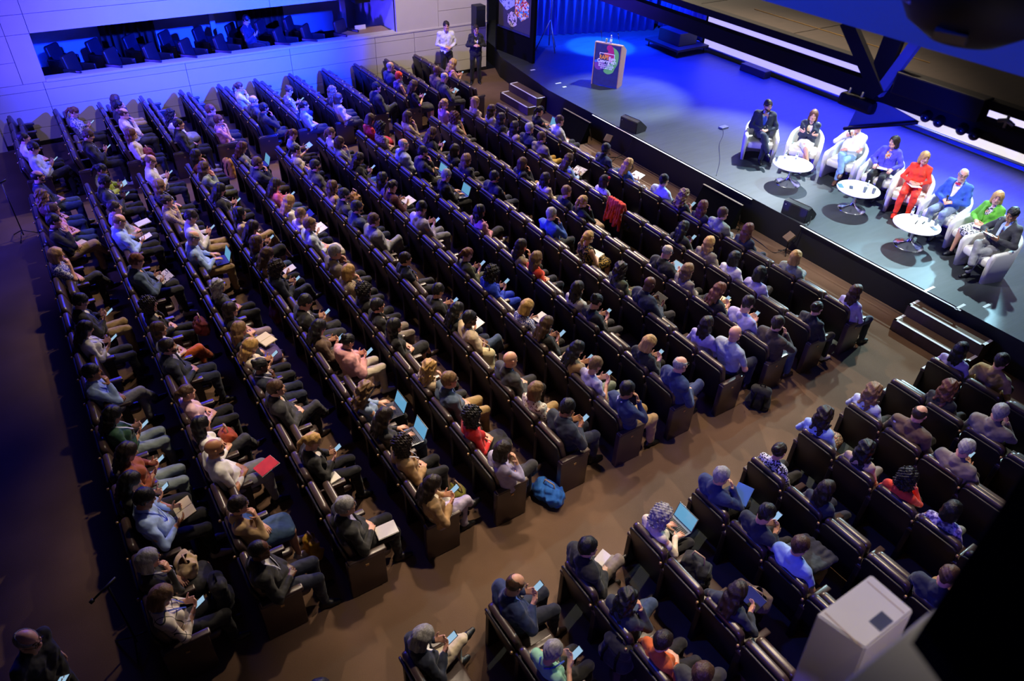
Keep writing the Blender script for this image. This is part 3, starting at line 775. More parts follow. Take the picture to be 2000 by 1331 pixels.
# the audience, one line each: block, row, seat, offset, sex, hair, skin, clothes, pose, extras, look
PEOPLE = [
 ('F',0,4,0.02,-0.04,'m','short','db','l','shirt','white','tr','black','lap','-','dark-haired man in white shirt partly hidden'),
 ('F',0,5,0.11,-0.11,'m','short','db','l','shirt','paleblue','tr','black','phx','-','dark-haired man in pale shirt, legs crossed'),
 ('F',1,2,0.16,0.15,'w','pony','rd','l','shirt','floralblue','tr','black','ph','-','red-haired woman in blue-white patterned blouse'),
 ('F',1,5,0.2,0.05,'m','short','br','l','jkt','black:black','tr','black','ph','n','broad man in black with white lanyard'),
 ('F',2,1,0.16,-0.07,'w','long','br','l','shirt','darkgrey','tr','beige','chin','-','brown-haired woman raising her hand to face'),
 ('F',2,2,0.12,-0.14,'m','short','bk','m','shirt','black','tr','black','lap','-','dark-haired person in black leaning in'),
 ('F',2,3,0.12,-0.15,'m','bald','br','l','shirt','cream','tr','darkgrey','chin','g','balding man with glasses in cream shirt'),
 ('F',2,5,0.07,-0.15,'w','long','rd','l','shirt','cream','tr','navy','lap','-','auburn long-haired woman with bag in lap'),
 ('M',2,18,0.07,-0.07,'m','bald','lb','l','shirt','white','tr','navy','ph','-','bald man in white shirt holding phone'),
 ('M',1,18,0.15,0.09,'w','pony','bk','m','jkt','lime:white','tr','black','read','-','dark-haired woman in lime jacket holding tablet'),
 ('M',1,17,0.1,-0.09,'m','short','bk','d','jkt','navy:white','tr','black','ph','n','dark-skinned person in navy jacket on phone'),
 ('M',0,18,0.05,0.13,'m','bald','db','l','shirt','navy','tr','jeans','lap','ngb','bald bearded man in navy with lanyard'),
 ('M',0,17,0.03,-0.05,'w','wavy','lb','l','shirt','maroon','tr','jeans','lap','-','woman with long light hair in maroon top'),
 ('M',0,16,0.13,-0.13,'w','long','br','l','tee','pink','tr','jeans','lap','g','bespectacled woman in pink short-sleeved top'),
 ('M',0,15,0.08,-0.13,'m','short','bk','l','shirt','black','tr','khaki','chinx','gn','dark-haired person in black sweater and khaki trousers'),
 ('M',0,13,-0.03,-0.1,'w','bob','bl','l','tee','floralblue','tr','darkgrey','chinx','-','short-haired blonde woman in floral blouse'),
 ('M',1,15,0.09,-0.13,'m','short','db','l','shirt','grey','tr','darkgrey','lap','n','dark-haired man in grey shirt with notebook'),
 ('M',1,14,0.04,-0.14,'m','bald','lb','l','shirt','lightblue','tr','black','read','-','bald man in light blue shirt holding notes'),
 ('M',1,11,0.03,0.07,'m','short','rd','l','jkt','denim:white','tr','darkgrey','read','-','red-haired man in denim jacket reading magazine'),
 ('M',2,16,0.03,-0.02,'w','long','lb','l','jkt','black:white','tr','black','lap','n','light-haired woman in dark cardigan hands clasped'),
 ('M',2,15,-0.01,-0.16,'w','bun','db','l','shirt','leopard','tr','black','chin','-','woman in speckled blouse covering her mouth'),
 ('M',2,13,0.18,0.07,'m','short','db','l','shirt','white','tr','khaki','ph','g','dark-haired man in white shirt raising phone'),
 ('M',2,12,0.02,-0.15,'m','bald','gy','l','shirt','lightblue','tr','khaki','type','-','bald man in light blue shirt typing'),
 ('M',3,18,0.02,-0.06,'w','long','db','l','shirt','rust','tr','darkgrey','chin','-','dark-haired woman in rust-coloured top'),
 ('M',3,17,-0.0,-0.17,'w','long','br','l','jkt','sage:white','tr','olive','chin','-','brown-haired woman in sage blazer touching chin'),
 ('F',3,4,0.1,0.11,'w','wavy','bk','l','shirt','white','sk','grey','chin','-','dark-haired woman in white with grey skirt'),
 ('F',3,5,0.09,-0.15,'m','short','db','l','jkt','black:black','tr','black','lap','n','man in black suit with blue lanyard'),
 ('F',4,4,-0.03,-0.15,'m','short','rd','l','shirt','darkbrown','tr','black','lap','g','ginger-haired man in dark brown jacket'),
 ('F',4,5,-0.01,-0.15,'w','short','rd','l','tee','pink','tr','black','chin','-','short auburn-haired woman in pink blouse'),
 ('F',5,2,0.09,0.15,'w','pony','br','l','shirt','white','tr','navy','chin','-','woman in white blouse lifting cup'),
 ('F',5,4,0.06,-0.02,'m','bald','gy','l','shirt','darkgrey','tr','black','lap','g','balding grey-haired man leaning forward'),
 ('F',5,5,0.11,-0.07,'m','short','bk','m','jkt','black:white','tr','black','chin','nb','bearded man in black jacket touching chin'),
 ('F',6,3,0.12,-0.09,'w','bun','br','l','tee','floralblue','tr','navy','ph','-','woman with bun in pale printed blouse'),
 ('F',6,5,0.1,-0.15,'w','pony','db','l','shirt','lightblue','tr','darkgrey','lap','-','dark ponytail woman in light blue shirt'),
 ('M',5,18,0.2,0.16,'w','pony','rd','l','tee','grey','tr','darkbrown','read','-','auburn ponytail woman in grey tee with tablet'),
 ('M',4,18,-0.01,-0.03,'w','long','rd','l','shirt','grey','tr','black','type','-','auburn-haired woman in grey sweater'),
 ('M',5,17,-0.03,-0.17,'w','pony','bk','l','tee','cream','tr','navy','lap','-','dark-haired woman in cream top'),
 ('M',4,16,-0.01,0.02,'m','short','br','l','jkt','navy:white','tr','darkbrown','chin','n','brown-haired man in navy jacket touching mouth'),
 ('M',5,15,-0.01,-0.08,'m','short','bk','l','jkt','charcoal:white','tr','navy','lap','bgn','bearded man with glasses in charcoal jacket'),
 ('M',6,18,0.01,-0.17,'w','pony','lb','l','shirt','white','tr','darkgrey','lap','-','fair woman in white blouse'),
 ('M',6,17,-0.03,-0.17,'w','bob','br','l','shirt','grey','tr','black','chin','-','brown-haired woman in light grey sweater'),
 ('M',6,15,-0.03,-0.03,'w','long','db','l','jkt','black:cream','tr','blue','ph','-','woman in black jacket, hand on cheek'),
 ('M',4,14,0.0,0.17,'w','long','db','l','jkt','rose:white','tr','jeans','ph','-','dark-haired woman in rose pink cardigan'),
 ('M',4,13,-0.01,-0.1,'w','long','bl','l','shirt','white','tr','beige','read','-','long-haired blonde woman in white'),
 ('M',4,12,-0.02,-0.13,'w','short','lb','l','shirt','cream','tr','navy','read','-','short light-haired woman holding a page'),
 ('M',4,11,-0.03,-0.07,'m','short','lb','l','shirt','paleblue','sk','cream','lap','-','light-haired person with cream blanket on lap'),
 ('M',5,13,-0.03,0.12,'w','long','br','l','shirt','tan','tr','black','lap','-','long-haired woman in tan cardigan'),
 ('M',5,12,-0.03,0.13,'m','short','bk','l','jkt','charcoal:white','tr','black','lap','bg','bespectacled man in charcoal suit with beard'),
 ('M',5,11,-0.03,0.09,'m','short','bk','m','jkt','darkblue:white','tr','navy','lap','bgn','bearded man in dark blue jacket'),
 ('M',5,10,0.03,0.04,'m','short','br','l','jkt','grey:white','tr','grey','lapx','-','brown-haired man in grey suit'),
 ('M',4,9,-0.03,-0.1,'m','short','gy','l','jkt','taupe:blue','tr','charcoal','chin','g','grey-haired man in taupe jacket touching face'),
 ('M',3,15,-0.03,-0.16,'w','long','bk','l','shirt','black','tr','black','ph','n','black-haired woman in black holding blue phone'),
 ('M',3,13,0.03,-0.14,'w','long','bk','l','shirt','beige','tr','khaki','lapx','-','long black-haired woman in beige top'),
 ('M',3,12,0.05,-0.17,'w','long','db','l','shirt','black','sk','black','phx','-','dark-haired woman in black skirt on phone'),
 ('M',3,11,-0.03,-0.17,'w','long','br','l','jkt','black:black','tr','jeans','lap','-','brown-haired woman in black cardigan'),
 ('M',3,10,-0.03,-0.1,'w','long','br','l','shirt','tan','tr','black','read','-','brown-haired woman in tan knit gesturing'),
 ('M',7,18,0.08,0.03,'w','bob','br','l','tee','red','sk','red','ph','-','woman in red dress holding camera'),
 ('M',7,17,0.1,0.03,'w','curly','bk','l','shirt','pattern','tr','black','lap','-','dark curly woman in patterned blouse'),
 ('M',7,15,0.04,-0.05,'m','bald','gy','l','jkt','bluegrey:white','tr','darkgrey','lap','b','grey balding man in pale blue-grey jacket'),
 ('M',7,14,0.2,-0.02,'m','short','bk','l','shirt','charcoal','tr','darkgrey','typec','b','dark-haired bearded man using grey laptop'),
 ('M',7,12,0.15,0.0,'w','short','gy','l','jkt','black:white','tr','charcoal','type','n','grey-haired woman in black jacket with laptop'),
 ('M',6,13,-0.03,-0.1,'w','long','bk','l','shirt','purple','tr','black','lap','-','dark-haired woman in purple top'),
 ('M',6,12,-0.03,0.05,'w','pony','db','l','jkt','maroon:pink','tr','black','read','n','ponytail woman in maroon cardigan with book'),
 ('M',6,10,-0.03,0.01,'m','short','bk','l','shirt','lilac','tr','grey','ph','n','dark-haired man in lilac shirt with lanyard'),
 ('M',7,9,-0.03,0.07,'w','long','bk','m','jkt','pink:white','sk','black','lapx','-','dark-haired woman in pink blazer'),
 ('M',8,18,-0.03,-0.17,'w','bob','br','l','shirt','beige','tr','darkgrey','chin','-','brown-haired woman in beige holding notebook'),
 ('M',8,16,-0.01,-0.17,'w','long','br','l','shirt','black','tr','black','ph','-','brown-haired woman lit by phone glow'),
 ('M',8,14,-0.0,-0.11,'w','bob','db','l','jkt','black:white','tr','black','lap','-','dark wavy-haired woman in black jacket'),
 ('M',8,13,-0.03,-0.1,'w','long','lb','l','jkt','black:white','tr','black','lap','n','light brown-haired woman in black blazer'),
 ('M',9,18,0.2,0.15,'w','pony','bl','l','shirt','pink','tr','black','lap','-','blonde ponytail woman in pink blouse'),
 ('M',9,17,-0.03,-0.17,'w','curly','rd','l','tee','leopard','tr','black','chin','-','red curly-haired woman in spotted blouse'),
 ('M',10,18,-0.02,-0.04,'w','bob','bl','l','shirt','beige','tr','darkgrey','lap','-','short blonde woman in beige blouse'),
 ('M',10,17,0.06,-0.11,'w','long','br','l','shirt','cream','tr','darkgrey','lap','-','long brown-haired woman in cream blouse'),
 ('M',10,16,-0.03,-0.12,'w','long','db','l','jkt','black:white','tr','black','lap','n','dark long-haired woman in black jacket'),
 ('M',10,15,-0.03,-0.15,'w','long','db','l','tee','beige','tr','darkgrey','lap','-','dark-haired woman in beige blouse'),
 ('M',10,14,0.11,0.03,'m','short','gy','l','jkt','navy:white','tr','navy','lap','g','grey-haired man with glasses in navy jacket'),
 ('M',10,13,0.06,0.05,'m','short','br','l','jkt','taupe:blue','tr','mustard','lap','-','man in taupe blazer and mustard trousers'),
 ('M',11,16,0.09,-0.15,'w','pony','bk','l','shirt','black','tr','black','type','-','black-haired woman in black using blue-lit laptop'),
 ('M',11,14,0.05,0.15,'m','short','br','l','shirt','white','tr','black','lap','-','brown-haired man in white hoodie'),
 ('M',9,12,-0.03,-0.17,'w','bob','br','l','jkt','navy:blue','tr','khaki','chin','-','brown bobbed woman in navy touching chin'),
 ('M',9,10,-0.03,0.11,'w','long','db','l','jkt','cream:cream','tr','black','lap','-','dark-haired woman in cream blazer'),
 ('M',8,11,-0.01,-0.02,'m','short','bk','m','jkt','navy:blue','tr','navy','fold','b','bearded man in navy suit pressing fingertips'),
 ('M',8,8,0.07,-0.17,'m','short','gy','l','shirt','blue','tr','darkgrey','chin','-','grey-haired man in blue shirt resting face'),
 ('M',10,11,-0.03,0.08,'w','long','br','l','shirt','lightblue','tr','black','read','-','brown-haired woman in light blue with magazine'),
 ('M',10,9,-0.01,0.02,'w','bob','db','l','tee','spotted','tr','charcoal','lap','f','dark bobbed woman with red flower clip'),
 ('M',11,11,-0.03,0.03,'m','short','bk','d','jkt','navy:white','tr','navy','lap','-','black-haired man in navy suit in front row'),
 ('M',11,10,-0.03,-0.17,'w','long','bl','l','shirt','blue','tr','white','read','-','long blonde woman in blue with white papers'),
 ('M',11,8,-0.0,-0.12,'m','short','bk','l','shirt','paleblue','tr','darkgrey','lap','-','black-haired man in pale hooded top'),
 ('M',11,7,-0.03,-0.17,'w','wavy','lb','l','shirt','black','tr','black','ph','-','wavy light-haired woman in black'),
 ('M',11,6,-0.03,-0.14,'w','long','rd','l','shirt','black','tr','black','lap','-','dark red-haired woman in black'),
 ('M',11,5,-0.03,-0.03,'m','short','br','l','jkt','greygreen:white','tr','grey','lap','-','brown-haired man in grey-green jacket'),
 ('M',9,9,-0.03,-0.01,'w','short','lb','l','tee','navy','tr','black','lap','-','short fair-haired woman in navy tee'),
 ('M',9,8,-0.02,0.05,'w','pony','bl','l','shirt','lace','sk','beige','chin','-','blonde woman in black lace and beige skirt'),
 ('M',8,6,0.2,0.01,'w','pony','bl','l','vest','goldfloral','sk','goldfloral','lap','-','woman in black and gold sleeveless dress'),
 ('M',10,5,-0.03,-0.03,'w','long','bk','d','shirt','black','tr','black','ph','-','woman with long black braids in black'),
 ('M',10,4,-0.01,-0.11,'w','long','bl','l','jkt','taupe:cream','tr','beige','lap','-','long golden-haired woman in taupe jacket'),
 ('M',9,4,-0.03,-0.01,'m','bald','gy','l','jkt','black:black','tr','black','read','g','balding man in black reading white tablet'),
 ('M',9,3,-0.03,0.02,'w','long','lb','l','jkt','taupe:cream','tr','black','lap','-','long light-haired woman in taupe blazer'),
 ('M',9,2,-0.03,-0.11,'w','long','rd','l','shirt','black','tr','darkgrey','ph','-','long copper-haired woman holding phone'),
 ('M',9,1,-0.03,-0.13,'m','short','db','l','tee','lilac','tr','khaki','ph','-','dark-haired man in lilac tee on phone'),
 ('M',10,3,-0.03,-0.15,'w','bob','bk','l','shirt','white','tr','darkgrey','lap','-','black-haired woman in white blouse'),
 ('M',10,2,-0.03,-0.15,'w','bob','bk','l','tee','lilac','tr','charcoal','lapx','-','black-haired woman in lilac with crossed legs'),
 ('M',11,4,-0.03,-0.13,'w','long','rd','l','shirt','navy','tr','navy','lap','-','auburn long-haired woman in dark navy'),
 ('M',8,4,-0.03,0.02,'w','wavy','db','l','jkt','olive:white','tr','olive','lap','-','dark long-haired woman in olive jacket'),
 ('M',8,3,-0.03,-0.05,'m','none','bk','d','jkt','navy:blue','tr','charcoal','read','-','bald dark-skinned man in navy with tablet'),
 ('M',7,3,-0.03,0.05,'w','bun','bk','l','shirt','black','tr','darkgrey','ph','-','black-haired woman in black sweater'),
 ('M',7,4,-0.03,-0.11,'w','long','db','l','shirt','lace2','tr','darkgrey','lap','-','dark long-haired woman in white lace'),
 ('M',8,1,0.1,-0.17,'w','long','db','l','shirt','lilac','tr','black','lap','-','woman with very long dark hair'),
 ('M',8,0,0.2,-0.03,'m','none','lb','l','shirt','bluegrey','tr','navy','lap','-','shaven-headed man in pale grey-blue shirt'),
 ('M',7,1,-0.03,-0.04,'w','bob','bl','l','jkt','black:white','tr','black','ph','-','blonde bobbed woman in black jacket'),
 ('M',6,2,-0.03,-0.17,'w','long','bk','l','shirt','tan','tr','darkgrey','ph','-','dark-haired woman in tan on phone'),
 ('M',6,1,-0.03,-0.02,'w','short','lb','l','tee','lilac','tr','sage','ph','-','short sandy-haired woman in lilac tee'),
 ('M',3,9,-0.03,0.01,'w','curly','db','l','jkt','navy:blue','tr','navy','phx','-','large dark curls woman in navy jacket'),
 ('M',4,8,-0.03,-0.11,'w','bob','bl','l','shirt','leopard','tr','black','chin','-','fair bobbed woman in speckled blouse'),
 ('M',4,7,-0.03,-0.17,'w','curly','bk','l','shirt','black','tr','black','lap','-','woman with long black curls'),
 ('M',4,6,-0.03,-0.06,'w','short','bk','l','jkt','black:white','tr','taupe','lap','-','dark-haired woman in black with taupe trousers'),
 ('M',4,5,-0.03,-0.06,'w','long','bk','l','shirt','black','sk','black','lapx','-','long black-haired woman all in black'),
 ('M',5,8,-0.03,-0.17,'w','short','db','l','jkt','navy:white','tr','charcoal','fold','n','dark-haired woman in navy arms folded'),
 ('M',3,7,-0.01,-0.05,'m','short','bk','l','jkt','black:white','tr','charcoal','ph','n','black-haired man in black holding bright phone'),
 ('M',3,6,-0.03,-0.13,'w','long','bk','l','shirt','brown','tr','darkgrey','ph','-','long black-haired woman in brown cardigan'),
 ('M',3,5,0.2,-0.09,'w','bun','bk','l','shirt','pinkpuffer','tr','cream','ph','-','woman in pink puffer jacket on phone'),
 ('M',2,7,-0.03,-0.15,'w','long','lb','l','shirt','navy','sk','purple','chin','-','light-haired woman with open yellow notebook'),
 ('M',2,6,-0.03,-0.02,'w','long','bl','l','shirt','cream','tr','black','ph','-','straight blonde woman in cream top'),
 ('M',2,8,0.01,-0.13,'w','long','db','l','shirt','black','tr','mauve','lap','g','woman with glasses and mauve trousers'),
 ('M',2,5,-0.03,0.06,'w','bun','bk','d','shirt','navy','tr','navy','chin','n','dark-skinned woman in navy, hand raised'),
 ('M',4,3,-0.03,-0.03,'w','wavy','bl','l','shirt','beige','tr','darkgrey','chin','-','wavy blonde woman in beige sweater'),
 ('M',0,10,0.08,-0.08,'m','short','bk','l','jkt','black:white','tr','khaki','ph','n','short-haired man in black and khaki'),
 ('M',0,9,0.04,-0.17,'w','long','db','l','shirt','white','tr','charcoal','ph','n','long dark-haired woman in white with phone'),
 ('M',0,7,-0.03,-0.17,'m','short','bk','m','shirt','lightblue','tr','grey','chinx','n','dark-haired man in blue shirt leaning back'),
 ('M',1,9,-0.01,0.04,'w','curly','db','l','jkt','black:cream','tr','black','lap','g','curly woman with pale scarf and red bag'),
 ('M',1,8,-0.03,-0.1,'w','long','br','l','shirt','white','tr','orange','lapx','-','woman in white blouse and orange trousers'),
 ('M',1,7,-0.03,-0.11,'m','short','db','l','jkt','navy:lilac','tr','navy','lap','b','bearded man in navy suit with lilac shirt'),
 ('M',2,9,0.03,-0.01,'w','wavy','gy','l','tee','charcoal','tr','black','lap','-','grey wavy-haired person in charcoal tee'),
 ('M',1,5,-0.03,-0.02,'w','pony','br','l','shirt','palepink','tr','black','lap','-','woman with pink scrunchie in pale pink'),
 ('M',6,7,-0.03,0.03,'w','pony','rd','l','shirt','olive','tr','olive','ph','-','auburn ponytail woman in olive vest'),
 ('M',6,6,0.02,-0.1,'w','curly','bk','l','jkt','royal:white','tr','royal','ph','-','dark-haired person in royal blue suit'),
 ('M',7,7,-0.03,-0.17,'w','long','db','l','shirt','leopard','tr','charcoal','chin','-','brown-haired woman in speckled top'),
 ('M',7,6,-0.03,-0.09,'w','long','lb','l','tee','orangered','tr','navy','lap','-','woman in orange-red top with ash hair'),
 ('M',6,4,-0.03,-0.08,'w','bob','bl','l','tee','floralblue','tr','navy','read','-','strawberry blonde woman in white floral blouse'),
 ('M',6,3,-0.03,-0.04,'w','long','br','l','shirt','black','tr','black','ph','-','long brown-haired woman in black with phone'),
 ('M',5,6,-0.03,-0.16,'w','short','bk','l','shirt','black','tr','navy','ph','-','short dark-haired woman in black on phone'),
 ('M',5,5,-0.03,-0.17,'w','long','bk','l','shirt','black','tr','navy','read','-','woman in black with notebook'),
 ('M',5,4,-0.01,0.05,'m','short','bk','d','tee','beige','tr','jeans','lapx','-','man in beige polo with crossed jeans'),
 ('M',4,2,0.02,0.12,'m','short','lb','l','jkt','slate:blue','tr','khaki','lap','g','light-haired man in slate jacket and khakis'),
 ('M',5,2,-0.03,0.04,'m','none','gy','l','jkt','charcoal:lightblue','tr','charcoal','lap','n','shaven-headed man in charcoal suit'),
 ('M',5,1,-0.03,-0.06,'w','bob','lb','l','shirt','floralbrown','tr','khaki','lap','-','bobbed fair woman in brown floral blouse'),
 ('M',5,0,0.04,-0.04,'m','short','bk','m','jkt','navy:white','tr','navy','ph','n','stout dark-haired man in navy suit'),
 ('M',6,0,-0.03,-0.15,'m','short','bk','m','shirt','darkblue','tr','khaki','chin','n','man in dark blue sweater and khakis'),
 ('M',7,0,-0.03,-0.11,'m','bald','gy','l','jkt','darkblue:white','tr','darkblue','lapx','g','balding man in blue suit with sneakers'),
 ('M',4,1,-0.03,-0.02,'w','curly','bk','l','shirt','red','sk','black','lap','-','dark curly-haired woman in red top'),
 ('M',4,0,-0.03,-0.17,'w','bob','db','l','shirt','lilac','tr','charcoal','chinx','-','dark bobbed woman in white shirt'),
 ('M',3,3,-0.03,-0.06,'w','wavy','lb','l','shirt','denimlight','tr','black','type','-','wavy fair woman in denim shirt with laptop'),
 ('M',3,2,-0.03,-0.08,'w','long','db','l','shirt','charcoal','tr','jeans','type','-','long dark-haired woman in jeans typing'),
 ('M',3,1,-0.03,-0.05,'w','curly','db','l','jkt','tan:white','tr','black','lap','n','dark curly woman in tan jacket'),
 ('M',0,4,0.07,-0.17,'w','long','db','l','shirt','rust','tr','jeanslight','ph','-','long dark-haired woman in rust top'),
 ('M',0,3,0.01,-0.08,'w','long','bk','l','shirt','black','tr','black','ph','-','black-haired woman in black with phone'),
 ('M',0,2,0.08,0.08,'m','short','bk','m','shirt','lightblue','tr','black','read','n','black-haired man in light blue writing notes'),
 ('M',0,1,-0.03,-0.16,'w','bob','gy','l','shirt','black','sk','black','chin','gn','grey bobbed woman with beige bag in lap'),
 ('M',0,0,-0.03,-0.11,'w','bob','lb','l','shirt','check','tr','black','ph','n','woman in white windowpane check shirt'),
 ('M',1,3,-0.03,-0.16,'m','none','bk','m','shirt','white','tr','grey','lap','b','bald bearded man with red booklet'),
 ('M',1,1,-0.03,0.08,'w','short','db','l','jkt','trench:blue','sk','denimskirt','chin','g','woman in beige trench and denim skirt'),
 ('M',1,0,-0.03,-0.08,'m','buzz','bk','d','jkt','black:white','tr','navy','lap','n','dark-skinned man in black coat'),
 ('M',2,2,0.02,0.04,'w','pony','bl','l','jkt','black:white','tr','black','ph','-','blonde ponytail woman in black blazer'),
 ('M',2,0,-0.03,-0.02,'m','short','gy','l','jkt','black:lilac','tr','black','lap','g','grey-haired man in black suit clasping hands'),
 ('M',0,5,0.04,-0.0,'w','long','bk','l','shirt','green','tr','jeanslight','ph','n','dark-haired woman in green top and jeans'),
 ('M',1,4,-0.03,-0.17,'w','long','bk','l','shirt','white','tr','charcoal','lapx','-','dark-haired woman in white with orange bag'),
 ('M',2,4,-0.03,-0.02,'m','short','br','l','jkt','charcoal:white','tr','charcoal','lapx','-','man in charcoal suit and yellow shoes'),
 ('M',3,0,-0.03,-0.17,'w','long','db','l','jkt','tan:cream','tr','palelilac','phx','-','woman in tan trench with pale trousers'),
 ('R',4,0,-0.03,0.12,'m','short','bk','l','jkt','black:lilac','tr','taupe','lapx','-','black-haired man in black holding notepad'),
 ('R',3,0,0.02,0.14,'m','bald','br','l','jkt','darkblue:blue','tr','navy','ph','g','balding man in blue sweater with phone'),
 ('R',2,0,-0.01,0.14,'w','bob','gy','l','jkt','navy:white','tr','cream','phx','-','silver-haired woman in navy and cream'),
 ('R',3,1,-0.03,-0.08,'w','short','gy','l','tee','mint','tr','black','ph','n','person in mint tee holding phone'),
 ('R',4,1,-0.03,-0.01,'w','wavy','bk','l','jkt','navy:blue','tr','jeans','chinx','-','dark wavy-haired woman in navy and jeans'),
 ('R',4,2,-0.03,0.05,'w','short','db','l','shirt','orange','tr','black','lap','-','dark-haired woman in orange top'),
 ('R',5,0,-0.01,0.06,'w','curly','gy','l','shirt','cream','tr','darkgrey','type','-','curly grey-haired woman with laptop'),
 ('R',6,0,-0.03,0.09,'m','short','gy','l','jkt','darkblue:lightblue','tr','black','chin','-','grey-haired man in dark blue sweater'),
 ('R',7,0,-0.03,0.01,'w','bun','db','l','shirt','leopard2','tr','black','lap','-','woman in black and white animal print'),
 ('R',8,1,-0.03,0.02,'w','wavy','bk','l','shirt','beige','tr','grey','lap','-','dark wavy-haired woman in beige'),
 ('R',8,2,-0.03,0.03,'w','curly','bk','l','shirt','orangered','tr','black','chin','-','curly dark-haired person in vivid orange-red'),
 ('R',9,2,-0.03,-0.07,'m','short','gy','l','jkt','taupe:blue','tr','darkgrey','ph','-','man in taupe jacket raising bright phone'),
 ('R',7,1,-0.03,-0.11,'w','long','db','l','shirt','navy','tr','navy','lap','-','dark straight-haired woman in navy bowing'),
 ('R',6,1,-0.03,-0.0,'m','short','bk','l','shirt','navy','tr','black','ph','-','dark-haired person in navy on phone'),
 ('R',6,2,-0.03,0.06,'m','short','br','l','shirt','lightblue','tr','khaki','lap','-','brown-haired man in light blue shirt'),
 ('R',8,3,-0.03,0.03,'w','bob','bk','l','shirt','lilacprint','tr','jeanslight','lap','-','black-haired woman in lilac print blouse'),
 ('R',5,2,-0.03,0.01,'w','long','db','l','shirt','navy','tr','black','read','-','long dark-haired woman in navy with clutch'),
 ('R',7,4,-0.03,0.11,'m','short','br','l','jkt','navy:white','tr','khaki','ph','-','brown-haired person in navy raising hands'),
 ('R',4,3,0.01,0.17,'m','short','br','l','shirt','darkgrey','tr','darkgrey','lap','-','brown-haired person at frame bottom'),
 ('M',11,0,-0.03,-0.14,'w','long','br','l','shirt','lilac','tr','navy','lap','-','brown-haired woman in lilac shirt alone'),
 ('M',10,0,-0.03,-0.14,'w','bun','db','l','jkt','black:black','tr','black','lap','-','dark bun woman in black jacket'),
 ('M',9,0,-0.01,-0.17,'m','short','db','l','jkt','darkbrown:black','tr','jeans','chin','-','dark-haired man in brown jacket and jeans'),
 ('M',11,2,-0.03,-0.09,'w','bob','bl','l','jkt','greygreen:white','tr','grey','lapx','-','fair-haired person in grey-green with raised knee'),
 ('R',11,0,-0.03,-0.03,'w','long','bk','l','shirt','lilac','tr','black','lap','-','long black-haired woman in pale lilac'),
 ('R',11,1,0.11,0.07,'m','short','db','l','shirt','khaki','tr','black','lap','-','dark-haired person in khaki shirt'),
 ('R',10,1,-0.03,0.17,'w','wavy','rd','l','shirt','black','tr','black','lap','-','woman with long red wavy hair'),
 ('R',9,0,-0.03,0.1,'w','wavy','lb','l','shirt','paleblue','tr','black','lap','-','light curly-haired woman in pale blue'),
 ('R',9,1,0.0,0.02,'m','bald','db','l','jkt','brown:white','tr','black','lap','-','balding man in brown jacket gesturing'),
 ('R',10,2,-0.03,0.03,'m','short','gy','l','jkt','taupe:lilac','tr','black','chin','g','grey-haired man in taupe with glasses'),
 ('R',8,0,-0.03,0.1,'w','wavy','db','l','shirt','lightblue','sk','pattern','lap','-','dark wavy-haired woman in light blue'),
 ('F',10,4,0.15,-0.13,'m','none','bk','d','jkt','brown:white','tr','black','lap','-','bald dark-skinned man in brown jacket'),
 ('F',10,5,0.03,-0.15,'m','bald','gy','l','jkt','charcoal:white','tr','charcoal','read','g','bald man with glasses holding tablet'),
 ('F',11,3,-0.03,-0.15,'w','long','bl','l','vest','pink','tr','black','ph','-','blonde woman in pink sleeveless top'),
 ('F',9,5,0.11,-0.15,'w','long','br','l','tee','black','sk','black','ph','-','brown-haired woman in black dress'),
 ('F',9,3,0.15,0.15,'m','bald','gy','l','jkt','darkblue:white','tr','navy','chin','-','balding man in blue, hand on head'),
 ('F',9,4,0.1,0.05,'w','short','or','l','vest','purple','tr','black','lap','-','woman with bright orange-red hair'),
 ('F',8,5,0.1,-0.05,'m','short','bk','l','jkt','navy:white','tr','navy','lapx','g','dark-haired man with glasses in navy suit'),
 ('F',7,5,-0.01,-0.15,'w','bob','br','l','jkt','beige:white','tr','darkgrey','lap','g','brown-haired woman in beige blazer'),
 ('F',7,4,0.07,-0.14,'w','wavy','lb','l','shirt','darkgrey','tr','darkgrey','lap','-','light-haired woman in dark print'),
 ('R',1,0,-0.02,0.17,'w','short','bk','l','shirt','white','tr','black','lap','-','dark-haired person in white, rearmost'),
]
# ---------------------------------------------------------------- theatre seats
PITCH = .583; NEAR0 = 5.08; FAR1 = 20.87; FPITCH = .568; RIGHT1 = 3.68
ORD = 'first second third fourth fifth sixth seventh eighth ninth tenth eleventh twelfth thirteenth fourteenth fifteenth sixteenth seventeenth eighteenth nineteenth'.split()
def rowx(k, y): return -.715 + 1.003 * k - .001 * k * (y - 5)
def seat_pos(b, k, j):
    y = {'F': FAR1 - (j + .5) * FPITCH, 'M': NEAR0 + (j + .5) * PITCH, 'R': RIGHT1 - (j + .5) * PITCH}[b]
    return rowx(k, y), y
def where(b, k, j):
    return f"{ORD[k]} row from rear, " + {'F': f"{ORD[j]} seat from far wall", 'M': f"{ORD[j]} seat from aisle", 'R': f"{ORD[j]} seat across the aisle"}[b]
def slanted(bm, x0, z0, ang): bmesh.ops.transform(bm, matrix=Matrix.Translation((x0, 0, z0)) @ Matrix.Rotation(ang, 4, 'Y'), verts=bm.verts[:]); return bm
SEAT = {}
